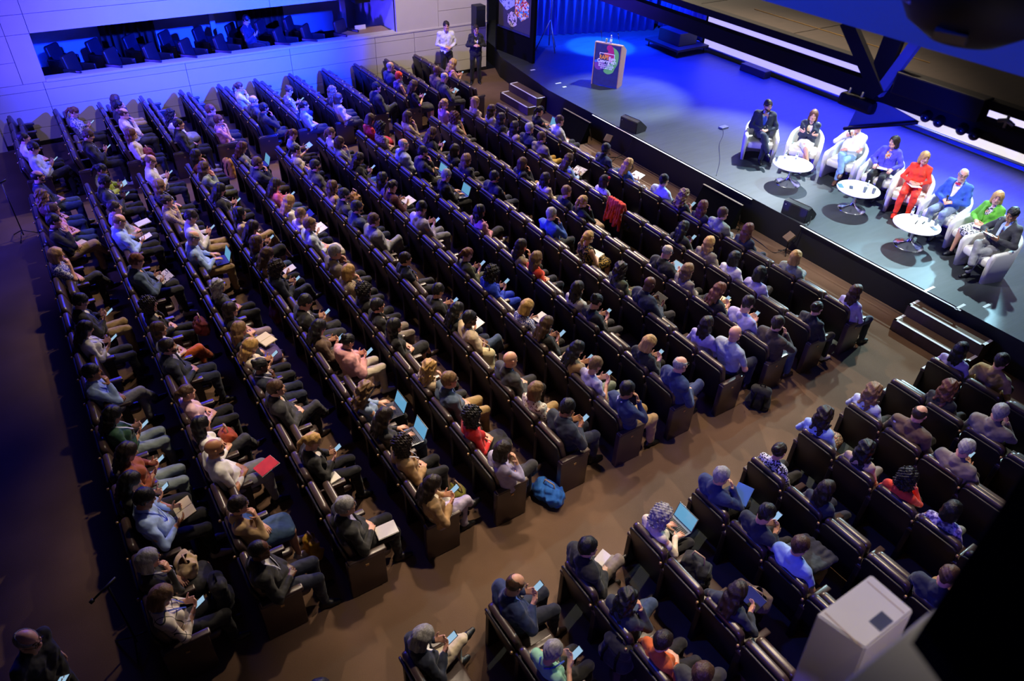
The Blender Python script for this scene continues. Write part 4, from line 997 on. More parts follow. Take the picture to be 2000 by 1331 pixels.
def seat_meshes():
    def me(key, bm, m, smooth=True):
        if key in ('backrest', 'shell'): bmesh.ops.scale(bm, vec=(1, 1, .945), verts=bm.verts[:])
        mm = bpy.data.meshes.new('seat_' + key); bmesh.ops.recalc_face_normals(bm, faces=bm.faces[:]); bm.to_mesh(mm); bm.free(); mm.materials.append(m)
        mm.polygons.foreach_set('use_smooth', [smooth] * len(mm.polygons)); SEAT[key] = mm
    me('backrest', slanted(slab(.535, .60, .085, .075, .026), .165, .385, -.24), M['seat_leather'])
    bm = slab(.545, .80, .028, .07, .008); slanted(bm, .185, .13, -.24); me('shell', bm, M['seat_shell'])
    bm = slab(.50, .47, .10, .06, .03); bmesh.ops.transform(bm, matrix=Matrix.Translation((.155, 0, .455)) @ Matrix.Rotation(math.radians(93), 4, 'Y'), verts=bm.verts[:]); me('down', bm, M['seat_leather'])
    bm = slab(.50, .47, .10, .06, .03); slanted(bm, .27, .36, -.16); me('up', bm, M['seat_leather'])
    bm = bmesh.new(); add_box(bm, (.06, -.034, .005), (.48, .034, .60), bev=.012); me('pier', bm, M['seat_shell'])
    bm = bmesh.new(); add_box(bm, (.05, -.040, .595), (.52, .040, .645), bev=.016); me('cap', bm, M['seat_leather'])
    bm = bmesh.new(); add_box(bm, (.03, -.045, .005), (.49, .045, .62), bev=.015); me('end', bm, M['seat_leather'])
    bm = bmesh.new(); add_box(bm, (.24, -.0525, .50), (.28, -.0445, .53)); me('plate', bm, M['brass'], False)
    bm = bmesh.new(); add_lathe(bm, [(.008, 0), (.016, .006), (.016, .03), (.008, .036)], (-.012, 0, .80), 10); me('stud', bm, M['brass'])
seat_meshes()
def add_seat(b, k, j, up, last_near, mid_label):
    x, y = seat_pos(b, k, j); p = FPITCH if b == 'F' else PITCH
    root = empty('theatre_seat', (x, y, 0)); tag(root, mid_label, 'theatre seat', 'rows of brown leather theatre seats')
    shaped('backrest', SEAT['backrest'], None, root); shaped('back_shell', SEAT['shell'], None, root)
    shaped('seat', SEAT['up' if up else 'down'], None, root)
    pr = shaped('arm_panel', SEAT['pier'], None, root, (0, p / 2, 0)); shaped('armrest', SEAT['cap'], None, root, (0, p / 2, 0))
    if last_near:
        e = shaped('end_panel', SEAT['end'], None, root, (0, -p / 2 - .02, 0)); shaped('number_plate', SEAT['plate'], None, e); shaped('armrest', SEAT['cap'], None, root, (0, -p / 2 - .02, 0))
    else: shaped('stud', SEAT['stud'], None, root, (0, -p / 2, 0))
    return root
TAKEN = {(p[0], p[1], p[2]) for p in PEOPLE} | {('M', 5, 3), ('M', 10, 8), ('R', 5, 1)}
BAGSEAT = (('M', 5, 3), ('M', 10, 8), ('R', 5, 1))
RIGHT_COUNT = {1: 1, 2: 2, 3: 3, 4: 4, 5: 5, 6: 5, 7: 6, 8: 6, 9: 6, 10: 6, 11: 5}
far_bits = []
for k in range(12):
    for b, n in (('F', 6), ('M', 19), ('R', RIGHT_COUNT.get(k, 0))):
        for j in range(n):
            up = (b, k, j) not in TAKEN
            if b == 'F' and up and j < 2: far_bits.append((k, j)); continue
            lab = (('empty theatre seat holding a bag, ' if (b, k, j) in BAGSEAT else 'empty brown theatre seat, folded up, ' if up else 'occupied brown theatre seat, ') + where(b, k, j))
            add_seat(b, k, j, up, (b == 'M' and j == 0) or (b == 'F' and j == 5), lab)
# the smallest in the picture, folded up by the far wall: one object
V0, F0, n0 = [], [], 0
bmx = bmesh.new()
for k, j in far_bits:
    x, y = seat_pos('F', k, j)
    for key in ('backrest', 'shell', 'up', 'pier', 'cap'):
        bt = bmesh.new(); bt.from_mesh(SEAT[key]); off = FPITCH / 2 if key in ('pier', 'cap') else 0
        bmesh.ops.translate(bt, verts=bt.verts[:], vec=(x, y + off, 0)); tm = bpy.data.meshes.new('t'); bt.to_mesh(tm); bt.free()
        nf = len(bmx.faces); bmx.from_mesh(tm); bpy.data.meshes.remove(tm); bmx.faces.ensure_lookup_table()
        if key in ('shell', 'pier'):
            for q in range(nf, len(bmx.faces)): bmx.faces[q].material_index = 1
fo = bm_obj('theatre_seat_run', bmx, [M['seat_leather'], M['seat_shell']], smooth=True)
tag(fo, 'empty folded theatre seats against the far side wall', 'theatre seats', 'rows of brown leather theatre seats', 'stuff')

# ---------------------------------------------------------------- the audience: block, row, seat, offsets, looks
SHOES = ('121214', '1a1512', '2a1d16', 'd8d4cc', '3a2a1e', '17171a')
for i, (b, k, j, dx, dy, sex, hair, hc, sk, top, tc, leg, lc, pn, fl, desc) in enumerate(PEOPLE):
    x, y = seat_pos(b, k, j)
    sc = (.995 if sex == 'w' else 1.045) * (1 + .02 * math.sin(i * 12.7))
    add_person(f"{desc}, {where(b, k, j)}", (x + dx, y + dy, 0), .10 * math.sin(i * 5.3), pn, sex, hair, hc, sk, top, tc, leg, lc, fl, sc, shoec=SHOES[hash_of(desc) % 6])

# ---------------------------------------------------------------- on the stage
ZS = .655
mat('white_leather', 'dcd8d0', rough=.5, bump=.05, bscale=60); mat('white_laminate', 'e4e0da', rough=.35); mat('chrome', 'e4e4e8', rough=.2, metal=1.)
mat('birch', 'a87f56', rough=.5, noise=.1, nscale=20); mat('print_navy', '232850', rough=.5, noise=.25, nscale=9); mat('print_white', 'f0f0f0', rough=.5); mat('print_orange', 'f0a01c', rough=.5)
mat('print_magenta', 'b8205c', rough=.5, noise=.2, nscale=5); mat('print_green', '6cbc4e', rough=.5, noise=.15, nscale=5); mat('print_purple', '7a3a80', rough=.5); mat('print_coral', 'd8583c', rough=.5); mat('print_blue', '3a70d0', rough=.5)
mat('glass', 'd8e4ea', rough=.05, spec=.8); M['glass'].node_tree.nodes['Principled BSDF'].inputs['Transmission Weight'].default_value = .85
mat('speaker_black', '15171c', rough=.5, bump=.15, bscale=120); mat('steel', '8c9098', rough=.3, metal=.8); mat('ply_brown', '5a4430', rough=.7, noise=.15, nscale=4, stretch=(1, 6, 1))
mat('screen_white', 'dcd8cc', rough=.8, emit='e8dcae', estr=.62); mat('screen_phone', '101418', rough=.2, emit='a8d0ee', estr=.8); mat('screen_laptop', '101418', rough=.2, emit='6fb4e0', estr=.75)

def text_child(name, body, parent, M4, size, m, ext=.001, align='CENTER', width=1.):
    cu = bpy.data.curves.new(name, 'FONT'); cu.body = body; cu.size = size; cu.extrude = ext; cu.align_x = align; cu.offset = size * .035; cu.materials.append(m)
    t = bpy.data.objects.new(name, cu); C.objects.link(t); bpy.context.view_layer.update()
    me = bpy.data.meshes.new_from_object(t.evaluated_get(bpy.context.evaluated_depsgraph_get())); bpy.data.objects.remove(t)
    o = bpy.data.objects.new(name, me); C.objects.link(o); o.parent = parent; o.matrix_local = M4 @ Matrix.Diagonal((width / max(t_w(me), 1e-3), 1, 1, 1)); return o
def t_w(me): xs = [v.co.x for v in me.vertices]; return max(xs) - min(xs)

# lectern: front turned towards the hall
ang = math.atan2(16.04 - 16.74, 14.36 - 13.96)     # direction along the front, from its far to its near edge
le = empty('lectern', (14.16, 16.39, ZS), ang); tag(le, 'wooden lectern with dark printed front and colourful swirl, on stage', 'lectern')
# local: +x along the front, -y... the front faces local -y
w2 = .40
bm = bmesh.new(); add_box(bm, (-w2 + .02, .0, .02), (w2 - .02, .02, 1.18)); bm_obj('front_panel', bm, M['print_navy'], le)
for s in (-1, 1):
    bm = bmesh.new()
    pr = [(-.012, .0), (.36, .0), (.42, 1.0), (.10, 1.20), (-.012, 1.20)]
    a = [bm.verts.new((s * w2 - .014, y, z)) for y, z in pr]; b = [bm.verts.new((s * w2 + .014, y, z)) for y, z in pr]
    bm.faces.new(a); bm.faces.new(b[::-1])
    for q in range(5): bm.faces.new((a[q], b[q], b[(q + 1) % 5], a[(q + 1) % 5]))
    bm_obj('side_panel', bm, M['birch'], le)
bm = bmesh.new(); add_box(bm, (-w2, -.012, 1.18), (w2, .10, 1.205)); bm_obj('top_ledge', bm, M['birch'], le)
bm = bmesh.new(); add_box(bm, (-w2 + .02, 0, 0), (w2 - .02, .38, .02), R=rot('x', -.56), t=(0, .09, 1.16)); bm_obj('desk', bm, M['birch'], le)
def blob(name, pts, m, dep):
    bm = bmesh.new(); n = len(pts); out = []
    for i in range(n):
        p0, p1, p2, p3 = [Vector(pts[(i + q) % n]) for q in (-1, 0, 1, 2)]
        for t in (0, .25, .5, .75): out.append(.5 * ((2 * p1) + (p2 - p0) * t + (2 * p0 - 5 * p1 + 4 * p2 - p3) * t * t + (3 * p1 - p0 - 3 * p2 + p3) * t ** 3))
    a = [bm.verts.new((p.x, -dep, p.y)) for p in out]; b = [bm.verts.new((p.x, -dep + .002, p.y)) for p in out]
    bm.faces.new(a); bm.faces.new(b[::-1])
    for q in range(len(a)): bm.faces.new((a[q], b[q], b[(q + 1) % len(a)], a[(q + 1) % len(a)]))
    return bm_obj(name, bm, m, le)
blob('printed_swirl', [(.06, 1.12), (.20, 1.10), (.33, .98), (.33, .70), (.26, .55), (.20, .42), (.05, .36), (-.08, .44), (.05, .62), (.20, .8)], M['print_green'], .003)
blob('printed_swirl', [(-.02, 1.15), (.10, 1.16), (.18, 1.02), (.20, .80), (.10, .70), (-.04, .86), (-.10, .92), (.02, .98), (-.04, 1.06)], M['print_magenta'], .006)
blob('printed_swirl', [(-.36, .66), (-.20, .72), (-.05, .62), (-.10, .50), (-.24, .44), (-.35, .50)], M['print_purple'], .0045)
blob('printed_swirl', [(-.12, .93), (.02, .95), (.06, .86), (-.04, .84)], M['print_coral'], .0075)
blob('printed_swirl', [(-.37, .70), (-.26, .72), (-.26, .67), (-.37, .64)], M['print_blue'], .0055)
fr = bmesh.new()
for lo, hi in (((-.24, .92), (.22, .936)), ((-.24, .86), (-.224, .936)), ((.204, .80), (.22, .936)), ((-.24, .555), (.22, .571)), ((-.24, .555), (-.224, .66)), ((.204, .555), (.22, .60))):
    add_box(fr, (lo[0], -.011, lo[1]), (hi[0], -.008, hi[1]))
bm_obj('printed_frame', fr, M['print_white'], le)
R0 = Matrix.Rotation(math.pi / 2, 4, 'X')
def onfront(x, z): return Matrix.Translation((x, -.011, z)) @ R0
text_child('lettering', 'RAPS', le, onfront(-.10, .765), .155, M['print_orange'], width=.27); text_child('lettering', 'Euro', le, onfront(.155, .755), .14, M['print_white'], width=.20)
text_child('lettering', 'Convergence', le, onfront(.0, .665), .14, M['print_white'], width=.58); text_child('lettering', 'B R U S S E L S', le, onfront(-.01, .59), .066, M['print_white'], width=.40)
text_child('lettering', '10-12 MAY 2023', le, onfront(.0, .50), .048, M['print_white'], width=.36)
# on the lectern: bottle, glass, two gooseneck microphones
def on_lect(x, y, z):
    c, s = math.cos(ang), math.sin(ang); return (14.16 + x * c - y * s, 16.39 + x * s + y * c, ZS + z)
def bottle(loc, label, sc=1., group=None):
    r = empty('water_bottle', loc, 0, sc); tag(r, label, 'bottle', group)
    bm = bmesh.new(); add_lathe(bm, [(.02, 0), (.031, .004), (.031, .12), (.028, .14), (.013, .175), (.012, .195)], seg=14); bm_obj('bottle', bm, M['glass'], r, True)
    bm = bmesh.new(); add_lathe(bm, [(.014, .193), (.015, .197), (.015, .212), (.012, .214)], seg=12); bm_obj('cap', bm, M['print_white'], r, True)
    bm = bmesh.new(); add_lathe(bm, [(.0315, .05), (.0318, .055), (.0318, .10), (.0315, .105)], seg=14); bm_obj('paper_band', bm, M['print_white'], r, True); return r
def tumbler(loc, label, group=None):
    bm = bmesh.new(); add_lathe(bm, [(.026, 0), (.028, .002), (.034, .11), (.031, .11), (.025, .008)], seg=14)
    o = bm_obj('water_glass', bm, M['glass'], None, True); o.location = loc; tag(o, label, 'glass', group); return o
bottle(on_lect(.03, .06, 1.206), 'small water bottle standing on top of the lectern', 1.05); tumbler(on_lect(-.10, .06, 1.206), 'drinking glass on the lectern beside the bottle')
for s, nm in ((-1, 'far'), (1, 'near')):
    a, b, c = [Vector(on_lect(s * .26, y, z)) for y, z in ((.14, 1.17), (.10, 1.30), (-.02, 1.48))]
    o = empty('microphone', a); tag(o, f'thin gooseneck microphone at the {nm} side of the lectern', 'microphone')
    tubes('gooseneck', [([(0, 0, 0), b - a, c - a], .006)], M['dark_plastic'], o); tubes('capsule', [([c - a, c - a + (c - b).normalized() * .06], .012)], M['dark_plastic'], o)

# white tub armchairs
def tub_shell():
    U = []
    for t in np.linspace(0, 1, 9): U.append((.66 - .42 * t, .335 - .01 * t, .585 + .04 * t))
    for a in np.linspace(0, math.pi, 15)[1:-1]: U.append((.24 - .27 * math.sin(a), .325 * math.cos(a), .625 + .175 * math.sin(a)))
    for t in np.linspace(1, 0, 9): U.append((.66 - .42 * t, -.335 + .01 * t, .585 + .04 * t))
    bm = bmesh.new(); sec = []
    n = len(U)
    for i, (x, y, h) in enumerate(U):
        a = Vector(U[max(i - 1, 0)][:2]); b = Vector(U[min(i + 1, n - 1)][:2]); d = (b - a).normalized(); o = Vector((-d.y, d.x)); 
        if o.dot(Vector((x - .3, y))) < 0: o = -o
        e = 1 if 0 < i < n - 1 else .86
        T = .085
        taper = .9
        prof = [(.0, 0.0), (T * .5, 0.0), (T * .62, h * .5), (T * .55, h - .03), (T * .25, h), (-T * .2, h), (-T * .5, h - .035), (-T * .45, h * .5), (-T * .25, 0)]
        ring = []
        for off, z in prof:
            k = 1 - (1 - z / h) * (.16 if x > .25 else .10)
            cx = .30 + (x - .30) * k; cy = y * (1 - (1 - z / h) * .08)
            ring.append(bm.verts.new((cx + o.x * off * e, cy + o.y * off * e, z * e if i in (0, n - 1) else z)))
        sec.append(ring)
    for a, b in zip(sec, sec[1:]):
        for q in range(len(a)): bm.faces.new((a[q], a[(q + 1) % len(a)], b[(q + 1) % len(b)], b[q]))
    bm.faces.new(sec[0][::-1]); bm.faces.new(sec[-1])
    bmesh.ops.recalc_face_normals(bm, faces=bm.faces[:]); me = bpy.data.meshes.new('tub_shell'); bm.to_mesh(me); bm.free(); me.materials.append(M['white_leather']); me.polygons.foreach_set('use_smooth', [True] * len(me.polygons)); return me
TUB = tub_shell()
bm = slab(.58, .50, .15, .06, .04); bmesh.ops.transform(bm, matrix=Matrix.Translation((.13, 0, .445)) @ Matrix.Rotation(math.radians(91), 4, 'Y'), verts=bm.verts[:])
bmesh.ops.recalc_face_normals(bm, faces=bm.faces[:]); TUBSEAT = bpy.data.meshes.new('tub_seat'); bm.to_mesh(TUBSEAT); bm.free(); TUBSEAT.materials.append(M['white_leather']); TUBSEAT.polygons.foreach_set('use_smooth', [True] * len(TUBSEAT.polygons))
PANEL = [  # x, y of the hips, heading, then the person
 (14.35, 10.72, 224, 'm', 'short', 'db', 'l', 'jkt', 'navy:lightblue', 'tr', 'navy', 'panelrx', 'b', 'first panelist from the lectern, bearded man in navy suit holding a pen', '121214', 'white armchair nearest the lectern, under man in navy suit'),
 (14.90, 9.84, 212, 'w', 'bob', 'rd', 'l', 'jkt', 'navy:cream', 'sk', 'softwhite', 'foldx', '', 'auburn-haired panelist in navy blazer and white skirt, arms folded', 'd8d4cc', 'white armchair second from lectern, under woman with folded arms'),
 (15.18, 8.86, 191, 'm', 'short', 'db', 'l', 'shirt', 'softwhite', 'tr', 'lightjeans', 'micx', '', 'panelist in white shirt and pale jeans speaking into a microphone', '5a3a28', 'white armchair third from lectern, under man in pale jeans'),
 (15.20, 7.96, 195, 'w', 'bob', 'db', 'l', 'jkt', 'violetblue:scarf', 'tr', 'black', 'panel', '', 'panelist in violet-blue jacket and patterned scarf', '121214', 'white armchair fourth from lectern, under woman in violet jacket'),
 (15.02, 7.12, 203, 'w', 'bob', 'bl', 'l', 'shirt', 'vividred', 'tr', 'vividred', 'panelr', '', 'blonde panelist in vivid red trouser suit and red shoes', 'e0301c', 'white armchair under blonde woman in red suit'),
 (14.84, 6.20, 184, 'm', 'bald', 'gy', 'l', 'jkt', 'blue:softwhite', 'tr', 'greyblue', 'panelr', 'g', 'bald panelist with glasses, red bow tie and blue blazer', '1c1a1e', 'white armchair under man with red bow tie'),
 (14.56, 5.34, 173, 'w', 'bob', 'bl', 'l', 'jkt', 'brightgreen:leopard2', 'sk', 'leopard2', 'panelr', '', 'panelist in green cardigan and black-white patterned skirt', '1a1c28', 'white armchair under woman in green cardigan'),
 (14.06, 4.80, 161, 'm', 'short', 'bk', 'm', 'jkt', 'charcoal:lightblue', 'tr', 'grey', 'panelwx', '', 'dark-haired panelist in charcoal suit writing, farthest from the lectern', '101014', 'white armchair farthest from the lectern, seen from behind')]
PP = []
for hx, hy, deg, sex, hair, hc, sk, top, tc, leg, lc, pn, fl, desc, shoe, clab in PANEL:
    a = math.radians(deg); ox, oy = hx - .27 * math.cos(a), hy - .27 * math.sin(a)
    ch = empty('armchair', (ox, oy, ZS), a, 1.06); tag(ch, clab, 'armchair', 'white tub armchairs on the stage')
    shaped('shell', TUB, None, ch); shaped('seat_cushion', TUBSEAT, None, ch)
    p = add_person(desc, (ox, oy, ZS), a, pn, sex, hair, hc, sk, top, tc, leg, lc, fl, 1.0 if sex == 'w' else 1.03, 'panelists on stage', shoe); PP.append((p, a, pn, sex))
def in_hand(i, off):
    p, a, pn, sex = PP[i]; s = p.scale[0]; J = pose(pn, sex); q = off(J)
    return (p.location.x + s * (q[0] * math.cos(a) - q[1] * math.sin(a)), p.location.y + s * (q[0] * math.sin(a) + q[1] * math.cos(a)), p.location.z + s * q[2])
# tie, bow tie
p = PP[0][0]; v, q = ribbon([(.335, 0, .975), (.352, 0, .93), (.36, 0, .86), (.365, 0, .78)], .05, .008, (1, 0, .1)); shaped('tie', np_mesh('tie', v, q, [M['satin']], smooth=False), lin('2a50a8'), p)
p = PP[7][0]; v, q = ribbon([(.335, 0, .975), (.352, 0, .93), (.36, 0, .86), (.365, 0, .78)], .05, .008, (1, 0, .1)); shaped('tie', np_mesh('tie', v, q, [M['satin']], smooth=False), lin('a8b4cc'), p)
p = PP[5][0]; bm = bmesh.new()
for s in (1, -1): add_box(bm, (-.012, min(0, s * .05), -.018), (.012, max(0, s * .05), .018), bev=.006)
o = bm_obj('bow_tie', bm, M['satin'], p, color=lin('c8203c')); o.location = (.305, 0, 1.02)
# microphones, papers and pens held by the panel
def handmic(loc, aim, label):
    d = Vector(aim).normalized(); r = empty('handheld_microphone', loc); tag(r, label, 'microphone', 'handheld microphones')
    tubes('handle', [([-d * .11, d * .05], [.010, .014])], M['dark_plastic'], r); tubes('grille', [([d * .05, d * .065, d * .09, d * .10], [.016, .024, .024, .012])], M['speaker_black'], r); return r
handmic(in_hand(2, lambda J: J['wrR'] + J['handR'][1] * .09 + V(.02, 0, .02)), (-.35, .15, .6), 'black microphone held by the panelist in white shirt')
handmic(in_hand(5, lambda J: V(.50, 0, .74)), (-.1, .1, .9), 'black microphone held by panelist with red bow tie')
handmic(in_hand(0, lambda J: V(.50, 0, .76)), (.6, -.6, .5), 'thin dark pen-like microphone in hand of first panelist')
def sheet(loc, rz, label, w=.21, l=.297, tilt=0., m='paper', th=.004, cat='paper', name='paper_sheet', group=None):
    bm = bmesh.new(); add_box(bm, (-l / 2, -w / 2, 0), (l / 2, w / 2, th)); o = bm_obj(name, bm, M[m]); o.location = loc; o.rotation_euler = (0, tilt, rz); tag(o, label, cat, group); return o
sheet(in_hand(4, lambda J: V(.50, .02, .665)), PP[4][1] + .5, 'white papers on the lap of the panelist in red', tilt=-.12)
sheet(in_hand(3, lambda J: V(.46, .0, .655)), PP[3][1] + .3, 'white papers on the lap of the panelist in violet', tilt=-.1)
sheet(in_hand(6, lambda J: V(.48, .05, .66)), PP[6][1] + .3, 'white notes on the lap of the panelist in green', tilt=-.1)
sheet(in_hand(7, lambda J: V(.50, 0, .80)), PP[7][1] + .1, 'white notepad held by the panelist in charcoal', tilt=-.35)
sheet(in_hand(2, lambda J: V(.40, .0, .70)), PP[2][1], 'dark blue folder on the lap of panelist in pale jeans', w=.16, l=.12, m='print_navy', th=.012, cat='folder', name='folder')
# round tables on chrome trumpet feet
def table(x, y, label):
    r = empty('round_table', (x, y, ZS)); tag(r, label, 'table', 'round white tables on the stage')
    bm = bmesh.new(); add_lathe(bm, [(.40, .452), (.435, .456), (.44, .462), (.44, .470), (.435, .476), (.38, .478), (.1, .478)], seg=56); bm_obj('tabletop', bm, M['white_laminate'], r, True)
    bm = bmesh.new(); add_lathe(bm, [(.285, 0), (.287, .006), (.28, .014), (.20, .028), (.11, .055), (.06, .10), (.036, .18), (.030, .30), (.030, .45)], seg=48); bm_obj('pedestal', bm, M['chrome'], r, True)
    return r
table(13.80, 9.27, 'round white table with chrome foot, nearest the lectern'); table(14.03, 7.72, 'middle round white table with glasses, before the red-suited panelist'); table(13.70, 6.14, 'round white table with pens and a dark phone, nearest the steps')
ZT = ZS + .479
for x, y, lab in ((13.98, 7.55, 'tumbler beside the bottle on the middle table'), (14.10, 7.42, 'tumbler at the edge of the middle table'), (14.02, 6.30, 'tumbler at the rim of the table nearest the steps'), (14.00, 6.08, 'second tumbler from the bottle, table nearest the steps'), (13.98, 5.93, 'tumbler by the brown drink, table nearest the steps'), (13.56, 9.55, 'tumbler on the table nearest the lectern')):
    tumbler((x, y, ZT), lab, 'water glasses on the tables')
for x, y, lab in ((14.16, 7.62, 'small water bottle on the middle table'), (13.94, 6.42, 'small water bottle on the table nearest the steps'), (13.86, 9.56, 'small water bottle on the table nearest the lectern'), (14.05, 9.40, 'second water bottle on the table nearest the lectern')): bottle((x, y, ZT), lab, .9, 'water bottles on the tables')
def phone(loc, rz, label, ry=0., rx=0., lit=True, group='phones', sc=1., frame='dark_plastic'):
    r = empty('phone', loc, rz, sc, rx, ry); tag(r, label, 'phone', group)
    if ('phone',) not in MESH:
        b1 = bmesh.new(); add_box(b1, (-.076, -.037, 0), (.076, .037, .008), bev=.003); m1 = bpy.data.meshes.new('phone_case'); b1.to_mesh(m1); b1.free(); m1.materials.append(M['dark_plastic'])
        b2 = bmesh.new(); add_box(b2, (-.068, -.033, .008), (.068, .033, .0088)); m2 = bpy.data.meshes.new('phone_screen'); b2.to_mesh(m2); b2.free(); m2.materials.append(M['screen_phone']); MESH[('phone',)] = (m1, m2)
    m1, m2 = MESH[('phone',)]; shaped('case', m1, None, r); shaped('screen', m2, None, r, material=None if lit else M['print_navy']); return r
phone((13.93, 7.83, ZT), .6, 'dark phone lying on the middle round table', lit=False); phone((13.82, 5.86, ZT), 1.2, 'dark blue phone lying on table nearest the steps', lit=False)
sheet((13.80, 8.00, ZT), .9, 'blue printed leaflet at the rim of the middle table', w=.10, l=.2, m='print_blue', th=.003, cat='leaflet', name='leaflet')
bm = bmesh.new(); add_tube(bm, [(0, 0, .008), (.17, .05, .008)], .008); o = bm_obj('pen', bm, M['dark_plastic'], None, True); o.location = (13.66, 6.16, ZT); tag(o, 'black pen lying mid-table on the table nearest steps', 'pen')
bm = bmesh.new(); add_box(bm, (-.06, -.012, 0), (.06, .012, .014), bev=.004); o = bm_obj('remote_control', bm, M['dark_plastic']); o.location = (13.85, 6.10, ZT); o.rotation_euler = (0, 0, .2); tag(o, 'short black clicker beside the pen on the table', 'clicker')
# floor monitors at the lip, and their cables
def monitor(x, y, rz, label):
    r = empty('floor_monitor', (x, y, ZS), rz); tag(r, label, 'loudspeaker', 'stage floor monitors')
    bm = bmesh.new(); pr = [(-.02, 0), (.36, 0), (.40, .10), (.10, .33), (-.02, .30)]
    a = [bm.verts.new((px, -.29, z)) for px, z in pr]; b = [bm.verts.new((px, .29, z)) for px, z in pr]
    bm.faces.new(a); bm.faces.new(b[::-1])
    for q in range(5): bm.faces.new((a[q], b[q], b[(q + 1) % 5], a[(q + 1) % 5]))
    bmesh.ops.bevel(bm, geom=bm.edges[:], offset=.012, segments=2, affect='EDGES'); bm_obj('cabinet', bm, M['speaker_black'], r)
    bm = bmesh.new(); add_box(bm, (0, -.26, 0), (.34, .26, .012), R=rot('y', .66), t=(.105, 0, .325)); bm_obj('grille', bm, M['speaker_black'], r)
    bm = bmesh.new(); add_lathe(bm, [(.012, 0), (.014, .003), (.010, .008)], seg=10); bmesh.ops.rotate(bm, verts=bm.verts[:], matrix=Matrix.Rotation(-math.pi / 2, 3, 'Y')); bmesh.ops.translate(bm, verts=bm.verts[:], vec=(-.022, .22, .23)); bm_obj('badge', bm, M['steel'], r)
monitor(12.56, 13.42, .12, 'black wedge loudspeaker on stage lip below the lectern'); monitor(12.56, 8.08, .10, 'black wedge loudspeaker on stage lip before middle table')
def cable(pts, r, label):
    P = [Vector(p) for p in pts]; out = []
    for i in range(len(P) - 1):
        p0, p1, p2, p3 = P[max(i - 1, 0)], P[i], P[i + 1], P[min(i + 2, len(P) - 1)]
        for t in (0, .2, .4, .6, .8): out.append(.5 * ((2 * p1) + (p2 - p0) * t + (2 * p0 - 5 * p1 + 4 * p2 - p3) * t * t + (3 * p1 - p0 - 3 * p2 + p3) * t ** 3))
    bm = bmesh.new(); add_tube(bm, out + [P[-1]], r, 6); o = bm_obj('cable', bm, M['dark_plastic'], None, True); tag(o, label, 'cable', 'black cables'); return o
cable([(12.75, 7.80, ZS + .12), (12.6, 7.70, ZS + .03), (12.46, 7.74, ZS), (12.44, 7.75, .5), (12.40, 7.78, .25), (12.1, 7.95, .012), (12.15, 8.4, .012), (12.2, 9.0, .012), (12.05, 9.2, .012), (12.2, 9.4, .012), (12.3, 9.15, .012), (12.1, 9.0, .012)], .008, 'black cable from the wedge speaker down onto the carpet')
cable([(12.46, 13.1, ZS + .05), (12.45, 13.1, .5), (12.40, 13.2, .2), (12.1, 13.3, .012), (11.8, 13.0, .012), (12.0, 12.6, .012), (12.3, 12.8, .012), (12.3, 13.3, .012), (12.0, 13.5, .012)], .008, 'black cable looping on carpet below the lectern speaker')
cable([(12.62, 10.35, ZS + .004), (13.3, 10.9, ZS + .004), (14.0, 11.6, ZS + .004), (14.55, 12.0, ZS + .004), (14.9, 12.35, ZS + .004)], .007, 'thin dark cable running across the bare stage floor')
o = boxes('stage_box', [((14.80, 12.28, ZS), (15.05, 12.42, ZS + .05))], M['steel'], bev=.008); tag(o, 'small metal connector box on the bare stage floor', 'box')
# draped prompter frames in front of the stage
def prompter(x, y, label):
    r = empty('prompter', (x, y, 0)); tag(r, label, 'screen stand', 'cloth-draped screens below the stage')
    bm = bmesh.new(); pr = [(-.16, 0), (.10, 0), (.14, .52), (.10, .55)]
    a = [bm.verts.new((px, -.58, z)) for px, z in pr]; b = [bm.verts.new((px, .58, z)) for px, z in pr]
    bm.faces.new(a); bm.faces.new(b[::-1])
    for q in range(4): bm.faces.new((a[q], b[q], b[(q + 1) % 4], a[(q + 1) % 4]))
    bm_obj('drape', bm, M['black_cloth'], r); boxes('top_batten', [((.09, -.6, .55), (.14, .6, .565))], M['ply_brown'], r)
    tubes('strut', [([(.14, -.5, .5), (.30, -.5, .01)], .012), ], M['steel'], r)
prompter(12.08, 15.1, 'black draped screen stand before stage, nearer the lectern'); prompter(12.10, 9.72, 'black draped screen stand before stage, nearer the tables')
def floor_lamp(x, y, rz, label):
    r = empty('stage_lamp', (x, y, 0), rz); tag(r, label, 'lamp', 'small lamps on the floor before the stage')
    bm = bmesh.new(); add_box(bm, (-.10, -.10, -.025), (.10, .10, .025), R=rot('y', -.7), t=(0, 0, .40), bev=.01); bm_obj('lamp_head', bm, M['ply_brown'], r)
    tubes('stand', [([(0, 0, .38), (.02, 0, .2), (.02, 0, .02)], .014)], M['dark_plastic'], r)
    for q in range(3): tubes('foot', [([(.02, 0, .06), (.02 + .16 * math.cos(q * 2.1), .16 * math.sin(q * 2.1), .008)], .009)], M['dark_plastic'], r)
floor_lamp(12.22, 13.75, .4, 'small square lamp on floor below the lectern speaker'); floor_lamp(12.28, 7.85, -.3, 'small square lamp on floor below the table speaker')
